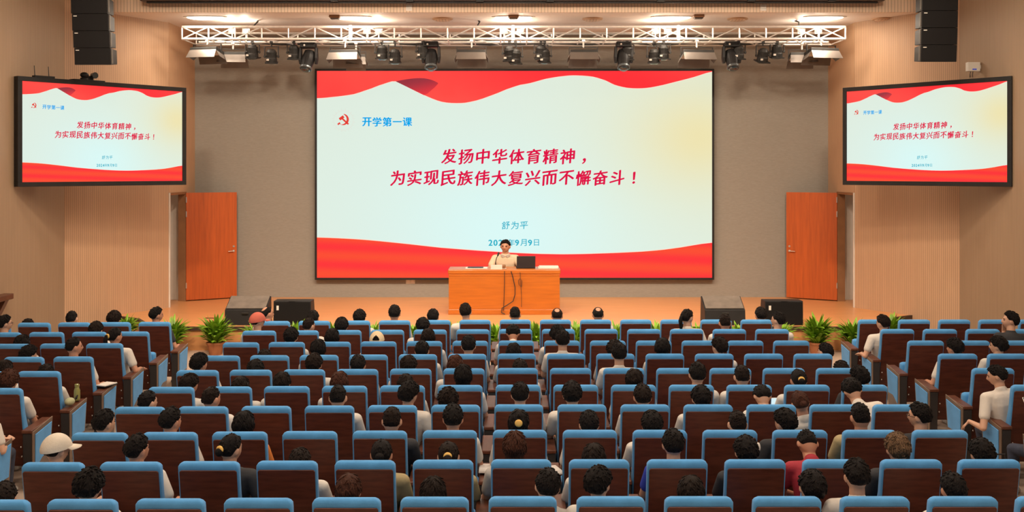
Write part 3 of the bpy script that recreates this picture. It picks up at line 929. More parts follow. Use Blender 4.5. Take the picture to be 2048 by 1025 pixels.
spots = [(505, 104, 10, -8), (543, 113, 12, 10), (588, 105, 12, 5), (764, 105, 8, 12), (790, 113, 10, 5), (846, 103, 10, -6), (1019, 107, 22, -12), (1031, 113, 20, 14), (1082, 105, 14, 6), (1089, 112, 14, 6), (1254, 106, 12, 10), (1308, 113, 10, -6), (1327, 105, 10, 6), (1477, 105, 12, 6), (1526, 111, 20, 14), (1554, 103, 10, 0)]
for i, (px, py, t, yw) in enumerate(spots):
    spot_light(px, py, 'small black spotlight with yoke under the truss, %s counting from left' % ordn[i], t, yw)
for i, (px, py) in enumerate(((617, 117), (862, 115), (1247, 115), (1463, 115))):
    moving_head(px, py, 'large black moving head light under the truss, %s of four from left' % ordn[i], (-20, 4, -4, 6)[i])
for i, (px, py, w, t, yw) in enumerate(((414, 108, 58, 26, -14), (466, 117, 52, 22, 6), (690, 114, 58, 32, -6), (712, 122, 36, 25, 8), (943, 114, 56, 34, 0), (1167, 114, 54, 34, 0), (1394, 114, 62, 32, 6), (1604, 118, 50, 24, -5), (1643, 110, 60, 28, 12))):
    panel_light(px, py - 2, w, 'soft panel light with open barn doors under the truss, %s from left' % ordn[i], t, yw, 20.85 if i in (1, 3, 7) else 20.42)

# ------------------------------------------------------------------ stage furniture
DX0, DX1 = (897 - CX) * 20.0 / F, (1120 - CX) * 20.0 / F
desk = empty('lectern_desk', ((DX0 + DX1) / 2, 20.0, STZ))
w = (DX1 - DX0) / 2
DH = 0.86
link('desk_top', MB().box((-w - 0.01, -0.03, DH - 0.085), (w + 0.01, 0.62, DH)).mesh('desk_top', M_desk, 0.018, 3), desk)
link('moulding', MB().box((-w + 0.004, -0.012, DH - 0.125), (w - 0.004, 0.60, DH - 0.085)).mesh('moulding', M_desk, 0.006), desk)
link('front_panel', MB().box((-w + 0.005, -0.004, 0.10), (w - 0.005, 0.03, DH - 0.12)).mesh('front_panel', M_desk, 0.003), desk)
link('side_panel', MB().box((-w + 0.01, 0.0, 0.10), (-w + 0.05, 0.58, DH - 0.12)).mesh('side_panel', M_desk, 0.003), desk)
link('side_panel', MB().box((w - 0.05, 0.0, 0.10), (w - 0.01, 0.58, DH - 0.12)).mesh('side_panel', M_desk, 0.003), desk)
link('plinth', MB().box((-w - 0.004, -0.018, 0.0), (w + 0.004, 0.59, 0.10)).mesh('plinth', M_desk, 0.008), desk)
tag(desk, 'wide orange wooden desk on the stage before the big screen', 'desk')
TOPZ = STZ + DH
def on_desk(px, y):
    return ((px - CX) * y / F, y, TOPZ)
lap = empty('laptop', on_desk(1052, 20.18), math.radians(3))
link('keyboard_base', MB().box((-0.18, 0.02, 0), (0.18, 0.27, 0.018)).mesh('keyboard_base', M_black, 0.004), lap)
link('lid', MB().box((-0.18, -0.006, 0.0), (0.18, 0.006, 0.235)).mesh('lid', mat('dark_grey_lid', (0.02, 0.018, 0.022), 0.5), 0.004), lap, loc=(0, 0.02, 0.012), rot=(math.radians(12), 0, 0))
tag(lap, 'open dark laptop on the desk seen from behind', 'laptop')
cb = empty('document_stack', on_desk(1096, 20.30))
link('page', MB().box((-0.19, -0.1, 0), (0.19, 0.15, 0.02)).mesh('page', M_paper), cb)
link('page', MB().box((-0.17, -0.09, 0.02), (0.20, 0.16, 0.035)).mesh('page', M_paper), cb)
tag(cb, 'white sheets of paper on the right end of the desk', 'papers')
cb = empty('document_folder', on_desk(950, 20.25))
link('cover', MB().box((-0.14, -0.1, 0.012), (0.16, 0.12, 0.022)).mesh('cover', M_black, 0.003), cb)
link('page', MB().box((-0.18, -0.11, 0), (0.24, 0.13, 0.012)).mesh('page', M_paper), cb)
tag(cb, 'dark folder on white papers at the left of the desk', 'folder')
npl = empty('name_plate', on_desk(993, 20.06))
link('plate', MB().prism([(-0.035, 0.0), (0.035, 0.0), (0.0, 0.085)], 0, -0.11, 0.11).mesh('plate', mat('pink_name_card', (0.75, 0.40, 0.33), 0.5)), npl)
it = MB()
for i, c in enumerate('舒为平'):
    vs_, fs_, x0, w_ = glyph(c, 0.01)
    it.add([(-0.06 + i * 0.06 + (v[0] - 0.5) * 0.05, -0.0365 + (0.02 + v[1] * 0.045) * 0.41, 0.015 + v[1] * 0.045) for v in vs_], fs_)
link('lettering', it.mesh('lettering', mat('red_card_print', (0.6, 0.05, 0.05), 0.6)), npl)
tag(npl, 'small pink name card standing on the desk before the speaker', 'name card')
mic = empty('gooseneck_microphone', on_desk(991, 20.20))
link('base', MB().lathe([(0.06, 0), (0.06, 0.02), (0.03, 0.03)], 16).mesh('base', M_black), mic)
link('neck', MB().path([(0, 0, 0.02), (0.0, 0.0, 0.12), (0.02, 0.01, 0.2), (0.045, 0.03, 0.25)], 0.008).mesh('neck', M_black), mic)
link('capsule', MB().capsule((0.045, 0.03, 0.25), (0.06, 0.05, 0.29), 0.017, 0.02).mesh('capsule', M_black, smooth=True), mic)
tag(mic, 'black gooseneck microphone standing on the desk', 'microphone')
cup = empty('desk_cup', on_desk(1007, 20.12))
link('cup_body', MB().lathe([(0.03, 0), (0.04, 0.05), (0.042, 0.08), (0.036, 0.08), (0.03, 0.01)], 16).mesh('cup_body', M_frame_wood, smooth=True), cup)
link('saucer', MB().lathe([(0.04, 0.0), (0.06, 0.006), (0.058, 0.009)], 16).mesh('saucer', M_white), cup)
tag(cup, 'small dark cup on the desk in front of the speaker', 'cup')
pts = [P(x, y, 19.94) for x, y in ((1009, 543), (1009, 570), (1008, 600), (1007, 622))]
tag(link('desk_cable', MB().path(pts, 0.007).mesh('desk_cable', M_cable)), 'straight thin cable hanging down the desk front', 'cable', 'cables on the desk front')
pts = [P(x, y, 19.93) for x, y in ((1022, 543), (1026, 556), (1030, 575), (1030, 590), (1026, 603), (1014, 611), (1004, 617), (1003, 626), (1010, 629))]
tag(link('desk_cable', MB().path(pts, 0.009).mesh('desk_cable', M_cable)), 'curved black cable hanging down the desk front to the floor', 'cable', 'cables on the desk front')
pts = [P(x, y, 19.95) for x, y in ((1040, 545), (1041, 556), (1037, 562), (1038, 570), (1043, 575), (1044, 562), (1041, 558), (1043, 590), (1043, 615))]
tag(link('desk_cable', MB().path(pts, 0.005).mesh('desk_cable', M_cable)), 'small looped cable on the right of the desk front', 'cable', 'cables on the desk front')
chair_b = empty('speaker_chair', ((1012 - CX) * 21.05 / F, 21.05, STZ))
link('seat', MB().box((-0.25, -0.25, 0.40), (0.25, 0.2, 0.47)).mesh('seat', M_post, 0.02), chair_b)
link('backrest', MB().box((-0.22, 0.2, 0.5), (0.22, 0.26, 0.88)).mesh('backrest', M_post, 0.02), chair_b)
for sx in (-0.22, 0.22):
    for sy in (-0.22, 0.22):
        link('leg', MB().tube((sx, sy, 0), (sx, sy, 0.41), 0.02).mesh('leg', M_post), chair_b)
link('back_post', MB().box((-0.2, 0.18, 0.44), (-0.16, 0.22, 0.6)).box((0.16, 0.18, 0.44), (0.2, 0.22, 0.6)).mesh('back_post', M_post), chair_b)
tag(chair_b, 'dark chair behind the desk under the seated speaker', 'chair')

# stage monitor speakers
def monitor(px0, px1, flip, label, wedge):
    d = 18.62
    x0, x1 = (px0 - CX) * d / F, (px1 - CX) * d / F
    root = empty('stage_monitor', ((x0 + x1) / 2, d, STZ))
    w = (x1 - x0) / 2
    h = 0.44
    if wedge:
        prof = [(0.0, 0.0), (0.50, 0.0), (0.50, 0.26), (0.30, h), (0.0, 0.30)]
        prof = [(-0.02, 0.0), (0.46, 0.0), (0.42, h + 0.03), (0.02, 0.27)]
    else:
        prof = [(-0.02, 0.0), (0.42, 0.0), (0.30, 0.43), (0.0, 0.43)]
    link('cabinet', MB().prism(prof, 0, -w, w).mesh('cabinet', M_black, 0.008), root)
    if wedge:
        link('top_panel', MB().loft([[(-w + 0.02, 0.04, 0.288), (w - 0.02, 0.04, 0.288), (w - 0.02, 0.40, h + 0.026), (-w + 0.02, 0.40, h + 0.026)], [(-w + 0.02, 0.036, 0.296), (w - 0.02, 0.036, 0.296), (w - 0.02, 0.396, h + 0.034), (-w + 0.02, 0.396, h + 0.034)]]).mesh('top_panel', M_wedge), root)
    else:
        link('grille', MB().box((-w + 0.02, -0.03, 0.02), (w - 0.02, -0.02, 0.41)).mesh('grille', M_grille, 0.004), root)
        link('badge', MB().box((-w + 0.06, -0.034, 0.27), (-w + 0.10, -0.03, 0.35)).mesh('badge', M_white), root)
    link('handle', MB().box((-0.06, -0.028, 0.20 if wedge else 0.425), (0.06, -0.015, 0.23 if wedge else 0.435)).mesh('handle', M_blackm, 0.004), root)
    tag(root, label, 'stage monitor', 'monitors on the stage edge')
M_wedge = mat('grey_sloping_top', (0.16, 0.13, 0.105), 0.6, var=0.2)  # sloping top in a lighter grey than the black cabinet
monitor(449, 532, 0, 'black wedge monitor with grey sloping top on stage, left of the pair at left', True)
monitor(547, 622, 0, 'black box monitor with small white badge on stage, left side', False)
monitor(1410, 1491, 0, 'black wedge monitor with grey sloping top on stage, right side', True)
monitor(1530, 1606, 0, 'black box monitor with small white badge on stage, right side', False)
# small floor plate on the stage boards
p = P(421, 637, 19.6)
tag(link('floor_socket', MB().box((-0.10, -0.05, 0), (0.10, 0.05, 0.006)).mesh('floor_socket', M_cap, 0.002), loc=((421 - CX) * 19.5 / F, 19.5, STZ)), 'small flat brown floor socket on the stage boards at left', 'floor socket')

# potted plants along the stage front
def foliage_mesh(seed, nl=170, R=0.34, Hh=0.5):
    rnd = random.Random(seed)
    mb = MB()
    for i in range(nl):
        a = rnd.uniform(0, 2 * PI)
        spread = rnd.uniform(0.15, 1.0)
        L = rnd.uniform(0.20, 0.38)
        lean = 0.15 + spread * 1.45
        wd = rnd.uniform(0.020, 0.036)
        base = Vector((0.06 * math.cos(a) * spread, 0.06 * math.sin(a) * spread, rnd.uniform(0.14, 0.34)))
        pos = base.copy()
        side = Vector((-math.sin(a), math.cos(a), 0))
        v, f = [], []
        segs = 5
        for k in range(segs + 1):
            t = k / segs
            ang = lean * (0.45 + 0.9 * t)
            dirv = Vector((math.cos(a) * math.sin(ang), math.sin(a) * math.sin(ang), math.cos(ang)))
            wk = wd * math.sin(PI * (0.12 + 0.88 * t)) ** 0.7 if t < 1 else 0.001
            up = side.cross(dirv).normalized()
            v += [pos - side * wk + up * wk * 0.35, pos, pos + side * wk + up * wk * 0.35]
            pos = pos + dirv * (L / segs)
        for k in range(segs):
            for q in (0, 1):
                f.append((3 * k + q, 3 * k + q + 1, 3 * k + q + 4, 3 * k + q + 3))
        mb.add(v, f)
    return mb.mesh('foliage', M_leaf, smooth=True)
FOL = [foliage_mesh(s) for s in (3, 11, 29)]
POT = MB().lathe([(0.09, 0), (0.13, 0.16), (0.14, 0.16), (0.14, 0.19), (0.125, 0.19), (0.12, 0.17), (0.02, 0.17)], 18).mesh('pot', M_pot, smooth=False)
def inv(px, d):
    return (px - CX) * d / F
plants = [(255, 19.0), (350, 18.15), (435, 18.1), (515, 18.1), (593, 18.1), (670, 18.1), (748, 18.1), (826, 18.1), (910, 18.1), (993, 18.1), (1072, 18.1), (1150, 18.1), (1230, 18.1), (1312, 18.1), (1395, 18.1), (1476, 18.1), (1556, 18.1), (1630, 18.1), (1700, 18.15), (1778, 19.0)]
for i, (px, d) in enumerate(plants):
    r = empty('potted_plant', (inv(px, d), d - 0.12, 0.0), i * 1.7)
    sc = 1.12 if px in (435, 1630) else (1.02 if px in (350, 1700) else 0.92)
    r.scale = (sc, sc, sc * 1.02)
    link('pot', POT, r)
    tag(link('foliage', FOL[i % 3], r), kind='stuff')
    tag(r, 'leafy green potted plant at the foot of the stage, %s from left' % ordn[i], 'potted plant', 'plants along the stage front')

# ------------------------------------------------------------------ auditorium seats
U = 0.58 / 1320
ROWD = [15.12, 14.21, 13.24, 12.29, 11.39, 10.50, 9.61, 8.66, 7.77, 6.88]
CT = 1.0
def yr(z):
    return 0.12 * (CT - z) / 0.65

def cushion_mesh():
    rings = []
    zs = [0.40, 0.42, 0.50, 0.58, 0.66, 0.74, 0.82, 0.90, 0.945, 0.970, 0.988, 0.997, 1.0]
    for z in zs:
        t = 0.13 if z < 0.5 else (0.13 - (z - 0.5) * 0.20 if z < 0.75 else 0.08 + (z - 0.75) * 0.02)
        hw = 0.2245
        top = max(0.0, z - (CT - 0.04)) / 0.04
        k = math.sqrt(max(0.0, 1 - top * top))
        hw -= 0.045 * (1 - k)
        sh = 0.035 * (1 - k)
        if z < 0.42:
            hw -= 0.01
        y0, y1 = yr(z) + sh * 0.9, yr(z) + t - sh
        r = min(0.03, (y1 - y0) * 0.45)
        ring = []
        for (cx_, cy_, a0) in ((hw - r, y0 + r * 0.5, -90), (hw - r, y1 - r, 0), (-hw + r, y1 - r, 90), (-hw + r, y0 + r * 0.5, 180)):
            for q in range(4):
                a = math.radians(a0 + 30 * q)
                ry = r * 0.5 if cy_ < (y0 + y1) / 2 else r
                ring.append((cx_ + r * math.cos(a) * (0.5 if ry < r else 1.0) + (0.5 * r if ry < r and cx_ > 0 else (-0.5 * r if ry < r else 0)), cy_ + ry * math.sin(a), z))
        rings.append(ring)
    return MB().loft(rings).mesh('backrest', M_blue, smooth=True)

def slab(hw, z0, z1, t0, t1, r=0.012):
    """flat board parallel to the rear of the back: t0..t1 is its offset along y"""
    pts = [(-hw, z0), (hw, z0), (hw, z1 - r), (hw - r, z1), (-hw + r, z1), (-hw, z1 - r)]
    return [[(x, yr(z) + t0, z) for x, z in pts], [(x, yr(z) + t1, z) for x, z in pts]]

ME_cush = cushion_mesh()
ME_panel = MB().loft(slab(0.211, 0.20, 0.943, -0.010, 0.012)).mesh('back_panel', M_wood, 0.003, 1)
ME_seat = MB().box((-0.225, 0.17, 0.37), (0.225, 0.62, 0.47)).mesh('seat_cushion', M_blue, 0.035, 3, True)
ME_seatf = MB().box((-0.225, 0.24, 0.27), (0.225, 0.36, 0.68)).mesh('seat_cushion', M_blue, 0.04, 3, True)
ME_pan = MB().box((-0.21, 0.17, 0.335), (0.21, 0.60, 0.375)).mesh('seat_pan', M_wood, 0.008)
ME_panf = MB().box((-0.21, 0.355, 0.27), (0.21, 0.39, 0.66)).mesh('seat_pan', M_wood, 0.008)
AW = 0.047
ME_post = MB().prism([(0.03, 0.0), (0.40, 0.0), (0.43, 0.585), (0.0, 0.56)], 0, -AW, AW).mesh('arm_post', M_post, 0.006, 1)
ME_cap = MB().prism([(-0.01, 0.558), (0.45, 0.585), (0.45, 0.62), (-0.01, 0.592)], 0, -AW - 0.006, AW + 0.006).mesh('armrest', M_cap, 0.008, 2)
def side_meshes(s):
    a, b = (AW, AW + 0.012) if s > 0 else (-AW, -AW - 0.012)
    c, e = (AW + 0.010, AW + 0.020) if s > 0 else (-AW - 0.010, -AW - 0.020)
    f = MB().prism([(0.0, 0.02), (0.36, 0.02), (0.45, 0.63), (0.0, 0.575)], 0, a, b).mesh('side_frame', M_sframe, 0.003, 1)
    p = MB().prism([(0.045, 0.20), (0.20, 0.28), (0.365, 0.28), (0.415, 0.585), (0.045, 0.54)], 0, c, e).mesh('side_panel', M_blue, 0.004, 1)
    k = MB().prism([(0.045, 0.05), (0.335, 0.05), (0.36, 0.265), (0.20, 0.265), (0.045, 0.185)], 0, c, (c + e) / 2).mesh('kick_plate', M_kick, 0.002, 1)
    return f, p, k
ME_sideR, ME_sideL = side_meshes(1), side_meshes(-1)
ME_bolt = MB().ellipsoid((0, 0, 0), (0.010, 0.006, 0.010), n=8, k=5).mesh('bolt', M_steel, smooth=True)

def skew(x, d):
    k = 1 + 0.003 * min(0.0, x)
    return x * k, d * k

SEATS = {}     # (block, row, idx) -> (x, d)
def seat_x(block, i):
    if block == 'C':
        return (-305 + 1320 * i + 510) * U
    if block == 'L':
        return (-12150 + 510 - 1320 * i) * U
    return (11480 + 510 + 1320 * i) * U
for r_ in range(10):
    for i in range(-6, 7):
        SEATS[('C', r_, i)] = skew(seat_x('C', i), ROWD[r_])
nL = [5, 4, 4, 3, 2, 2, 1]
nR = [5, 4, 4, 3, 3, 2, 1]
for r_ in range(7):
    for i in range(nL[r_]):
        SEATS[('L', r_, i)] = skew(seat_x('L', i), ROWD[r_])
    for i in range(nR[r_]):
        SEATS[('R', r_, i)] = (seat_x('R', i), ROWD[r_])
ROWN = ordn

def place_words(block, row, i):
    if block == 'C':
        k = i + 6
        if k < 6:
            return '%s row from stage, %s seat from left aisle' % (ROWN[row], ordn[k])
        if k > 6:
            return '%s row from stage, %s seat from right aisle' % (ROWN[row], ordn[12 - k])
        return '%s row from stage, middle seat' % ROWN[row]
    return '%s block, %s row, %s seat from aisle' % ('left' if block == 'L' else 'right', ROWN[row], ordn[i])

def build_chair(key, occupied):
    block, row, i = key
    x, d = SEATS[key]
    c = empty('auditorium_seat', (x, d, 0))
    link('backrest', ME_cush, c)
    link('back_panel', ME_panel, c)
    link('seat_cushion', ME_seat if occupied else ME_seatf, c)
    link('seat_pan', ME_pan if occupied else ME_panf, c)
    arms = []
    if block == 'C':
        arms = [0.29] + ([-0.29] if i == -6 else [])
    elif block == 'L':
        arms = [0.29] if i == 0 else [0.29]
    else:
        arms = [-0.29]
    for a in arms:
        link('arm_post', ME_post, c, loc=(a, 0.0, 0))
        link('armrest', ME_cap, c, loc=(a, 0.0, 0))
    end = None
    if block == 'C' and i == 6: end = (0.29, ME_sideR)
    if block == 'C' and i == -6: end = (-0.29, ME_sideL)
    if block == 'L' and i == 0: end = (0.29, ME_sideR)
    if block == 'R' and i == 0: end = (-0.29, ME_sideL)
    if end:
        a, (f, p, k) = end
        sf = link('side_frame', f, c, loc=(a, 0, 0))
        link('side_panel', p, sf)
        link('kick_plate', k, sf)
        s = 1 if a > 0 else -1
        for z in (0.30, 0.40):
            link('bolt', ME_bolt, c, loc=(s * 0.185, yr(z) - 0.012, z))
    st_ = 'occupied' if occupied else 'empty'
    tag(c, '%s blue seat, %s' % (st_, place_words(*key)), 'seat', {'C': 'seats of the middle block', 'L': 'seats of the left block', 'R': 'seats of the right block'}[block])
    return c

# ------------------------------------------------------------------ people
def remesh(mb, voxel, smooth=4, fac=0.5, name='body'):
    me = bpy.data.meshes.new('tmp')
    me.from_pydata(mb.v, [], mb.f)
    me.update()
    bm = bmesh.new(); bm.from_mesh(me)
    bmesh.ops.recalc_face_normals(bm, faces=bm.faces)
    bm.to_mesh(me); bm.free()
    ob = bpy.data.objects.new('tmp', me)
    COL.objects.link(ob)
    md = ob.modifiers.new('r', 'REMESH')
    md.mode = 'VOXEL'
    md.voxel_size = voxel
    sm = ob.modifiers.new('s', 'SMOOTH')
    sm.factor = fac
    sm.iterations = smooth
    dg = bpy.context.evaluated_depsgraph_get()
    dg.update()
    out = bpy.data.meshes.new_from_object(ob.evaluated_get(dg))
    out.name = name
    bpy.data.objects.remove(ob)
    bpy.data.meshes.remove(me)
    out.polygons.foreach_set('use_smooth', [True] * len(out.polygons))
    out.materials.clear()
    return out

HR = Vector((0.074, 0.094, 0.114))
def head_point(dx, dy, dz):
    """surface of the head for a unit direction; +y is the face"""
    x, y, z = dx * HR.x, dy * HR.y, dz * HR.z
    if dz < 0:
        t = -dz
        x *= 1 - 0.30 * t * t * (1 if dy > -0.2 else 0.6)
        if dy < 0:
            y *= 1 - 0.35 * t
        else:
            y *= 1 + 0.02 * t
    if dy < 0 and dz > -0.2:
        y *= 1.05
    return Vector((x, y, z))

def head_shape(mb, Mh):
    n, k = 40, 28
    rings = []
    for j in range(k + 1):
        th = PI * (j + 0.02) / (k + 0.04)
        ring = []
        for i in range(n):
            ph = 2 * PI * i / n
            d = (math.sin(th) * math.cos(ph), math.sin(th) * math.sin(ph), -math.cos(th))
            p = head_point(*d)
            if p.y > 0:
                g = lambda cx_, cz_, s: math.exp(-((p.x - cx_) ** 2 + (p.z - cz_) ** 2) / (2 * s * s))
                p.y += 0.010 * g(0, 0.012, 0.008) + 0.016 * g(0, -0.006, 0.009) + 0.024 * g(0, -0.024, 0.010)
                p.y -= 0.012 * (g(0.031, 0.006, 0.012) + g(-0.031, 0.006, 0.012))
                p.y += 0.005 * (g(0.03, 0.028, 0.012) + g(-0.03, 0.028, 0.012))
                p.y += 0.006 * g(0, -0.052, 0.012) - 0.005 * g(0, -0.059, 0.005) + 0.008 * g(0, -0.086, 0.014)
            ring.append(p)
        rings.append(ring)
    mb.loft(rings, True, Mh)
    for s in (-1, 1):
        R = Mh @ Matrix.Translation((s * 0.077, -0.008, -0.008)) @ Euler((math.radians(-8), 0, s * math.radians(-22))).to_matrix().to_4x4()
        mb.ellipsoid((0, 0, 0), (0.010, 0.021, 0.033), R, 12, 8)

def hand_shape(mb, wrist, direc, palm_n, side, curl=0.5, s=1.0):
    """palm and five separate fingers; direc = pointing direction, palm_n = back-of-hand normal, side = +1 when the thumb is at direc x palm_n"""
    d = Vector(direc).normalized()
    n = Vector(palm_n)
    n = (n - d * n.dot(d)).normalized()
    l = d.cross(n).normalized() * side
    w = Vector(wrist)
    for q in (-0.024, -0.008, 0.008, 0.024):
        mb.capsule(w + d * 0.015 + l * q * 0.7, w + d * 0.085 + l * q, 0.014, 0.012, 10, 3)
    lens = [0.066, 0.076, 0.070, 0.054]
    for k, q in enumerate((0.027, 0.009, -0.009, -0.027)):
        p0 = w + d * 0.088 + l * q * 1.1
        a1, a2, a3 = curl * 0.5, curl * 1.2, curl * 1.7
        L = lens[k]
        p1 = p0 + (d * math.cos(a1) - n * math.sin(a1)) * L * 0.45
        p2 = p1 + (d * math.cos(a2) - n * math.sin(a2)) * L * 0.32
        p3 = p2 + (d * math.cos(a3) - n * math.sin(a3)) * L * 0.25
        mb.capsule(p0, p1, 0.0088, 0.0082, 8, 2)
        mb.capsule(p1, p2, 0.0082, 0.0076, 8, 2)
        mb.capsule(p2, p3, 0.0076, 0.0066, 8, 2)
    t0 = w + d * 0.03 + l * 0.024
    t1 = t0 + (d * 0.6 + l * 0.75 - n * 0.2).normalized() * 0.038
    t2 = t1 + (d * 0.85 + l * 0.35 - n * 0.3).normalized() * 0.030
    mb.capsule(t0, t1, 0.012, 0.010, 8, 2)
    mb.capsule(t1, t2, 0.010, 0.008, 8, 2)

def ell_ring(c, rx, ry, axis_dir, n=20, back=0.0):
    d = Vector(axis_dir).normalized()
    ex = Vector((1, 0, 0))
    ey = d.cross(ex).normalized()
    out = []
    for i in range(n):
        a = 2 * PI * i / n
        ca, sa = math.cos(a), math.sin(a)
        q = 2.5
        r_ = (abs(ca) ** q + abs(sa) ** q) ** (-1 / q)
        out.append(Vector(c) + ex * (rx * r_ * ca) + ey * (ry * r_ * sa))
    return out

def body_variant(lean=10, pel=(0.32, 0.55), torso=0.93, neck_f=0.02, pitch=0, yaw=0, hunch=0, armR='lap', armL='lap', knee_sp=0.11, desk=False):
    """sitting figure facing +y; returns meshes and the head matrix"""
    a = math.radians(lean)
    up = Vector((0, -math.sin(a), math.cos(a)))
    pel = Vector((0, pel[0], pel[1]))
    if hunch:
        h = math.radians(hunch)
        up2 = Vector((0, -math.sin(a - h), math.cos(a - h)))
    else:
        up2 = up
    waist = pel + up * 0.16 * torso
    chest = waist + (up + up2).normalized() * 0.19 * torso
    shl = chest + up2 * 0.10 * torso
    nb_ = chest + up2 * 0.155 * torso
    upn = (up2 + Vector((0, 0.35 + neck_f * 4, 0.9))).normalized()
    hp = math.radians(pitch)
    hc = nb_ + upn * 0.075 + Vector((0, math.sin(hp) * 0.095 + 0.012, math.cos(hp) * 0.095))
    Mh = Matrix.Translation(hc) @ Euler((-hp, 0, math.radians(yaw)), 'XYZ').to_matrix().to_4x4()
    # order: pitch about x after yaw about z
    Mh = Matrix.Translation(hc) @ Matrix.Rotation(-hp, 4, 'X') @ Matrix.Rotation(math.radians(yaw), 4, 'Z')

    def torso_rings(g):
        return [ell_ring(pel - up * 0.10, 0.150 + g, 0.105 + g, up), ell_ring(pel, 0.168 + g, 0.112 + g, up), ell_ring(waist, 0.142 + g, 0.098 + g, up),
                ell_ring(chest, 0.160 + g, 0.104 + g, up2), ell_ring(shl, 0.155 + g, 0.086 + g, up2), ell_ring(shl + up2 * 0.035, 0.125 + g, 0.070 + g, up2), ell_ring(nb_, 0.070 + g, 0.058 + g, up2)]
    body, shirt, trs, shoes = MB(), MB(), MB(), MB()
    body.loft(torso_rings(0))
    body.capsule(nb_ - up2 * 0.03, hc - Vector((0, 0.012, 0.05)), 0.056, 0.052)
    shirt.loft(torso_rings(0.014)[1:])
    shirt.capsule(nb_ - up2 * 0.04, nb_ + upn * 0.012, 0.068, 0.064)
    head_shape(body, Mh)
    trs.loft(torso_rings(0.010)[:3])
    for s, pose in ((1, armR), (-1, armL)):
        sh = shl + Vector((s * 0.168, 0, 0)) - up2 * 0.0
        if pose == 'lap':
            el = sh + Vector((s * 0.055, 0.10, -0.235))
            wr = Vector((s * 0.085, max(el.y + 0.16, pel.y + 0.17), 0.635))
            hd = Vector((-s * 0.5, 0.8, -0.25)); hn = Vector((0, 0.2, 1))
        elif pose == 'rest':
            el = Vector((s * 0.285, 0.24, 0.675))
            wr = Vector((s * 0.27, 0.46, 0.668))
            hd = Vector((-s * 0.1, 1, -0.15)); hn = Vector((0, 0.1, 1))
        elif pose == 'hang':
            el = Vector((s * 0.30, 0.20, 0.675))
            wr = Vector((s * 0.34, 0.44, 0.70))
            hd = Vector((s * 0.55, 0.55, -0.75)); hn = Vector((s * 0.5, 0.5, 0.8))
        elif pose == 'fist':
            el = Vector((s * 0.27, 0.24, 0.675))
            wr = Vector((s * 0.20, 0.47, 0.70))
            hd = Vector((s * 0.1, 1, 0.45)); hn = Vector((s * 0.6, 0, 1))
        elif pose == 'phone':
            el = Vector((s * 0.27, 0.26, 0.69))
            wr = Vector((s * 0.22, 0.44, 0.80))
            hd = Vector((-s * 0.2, 0.8, 0.5)); hn = Vector((s * 0.6, 0.3, -0.4))
        elif pose == 'chin':
            el = Vector((s * 0.20, 0.42, 0.72))
            wr = hc + Vector((-0.03, 0.10, -0.17))
            hd = Vector((0, -0.1, 1)); hn = Vector((0, 1, 0))
        elif pose == 'desk':
            el = sh + Vector((s * 0.10, 0.16, -0.20))
            wr = Vector((s * 0.10, 0.60, 0.805))
            hd = Vector((-s * 0.6, 0.6, -0.05)); hn = Vector((0, 0, 1))
        mid = sh.lerp(el, 0.62)
        body.capsule(sh, el, 0.047, 0.037)
        body.capsule(el, wr, 0.037, 0.024)
        hand_shape(body, wr, hd, hn, s * (1 if pose != 'fist' else -1), 0.55 if pose != 'fist' else 1.25)
        shirt.capsule(shl + Vector((s * 0.08, 0, -0.01)), sh, 0.078, 0.064)
        shirt.capsule(sh, mid, 0.063, 0.057, 14, 3)
        hip = pel + Vector((s * 0.085, 0.0, -0.015))
        kn = Vector((s * knee_sp, 0.74, 0.50)) if not desk else Vector((s * 0.14, 0.74, 0.50))
        an = Vector((s * (knee_sp + 0.01), 0.72, 0.09))
        body.capsule(hip, kn, 0.080, 0.052)
        body.capsule(kn, an, 0.050, 0.034)
        body.capsule(an, an + Vector((0, 0.13, -0.045)), 0.035, 0.028)
        trs.capsule(hip, kn, 0.092, 0.064)
        trs.capsule(kn, an + Vector((0, 0, 0.02)), 0.062, 0.048)
        shoes.capsule(an + Vector((0, -0.03, -0.05)), an + Vector((0, 0.16, -0.055)), 0.042, 0.036)
    bm_ = remesh(body, 0.0072, 3, 0.5, 'body')
    sm_ = remesh(shirt, 0.011, 5, 0.5, 'shirt')
    tm_ = remesh(trs, 0.014, 4, 0.5, 'trousers')
    zs = [v.co.z for v in bm_.vertices]
    shm = shoes.mesh('shoes', M_shoe, smooth=True)
    bm_.materials.append(M_skin)
    sm_.materials.append(SH['white'])
    tm_.materials.append(M_jeans)
    return dict(body=bm_, shirt=sm_, trousers=tm_, shoes=shm, Mh=Mh, top=max(zs) + 0.016, hy=hc.y, hx=hc.x)

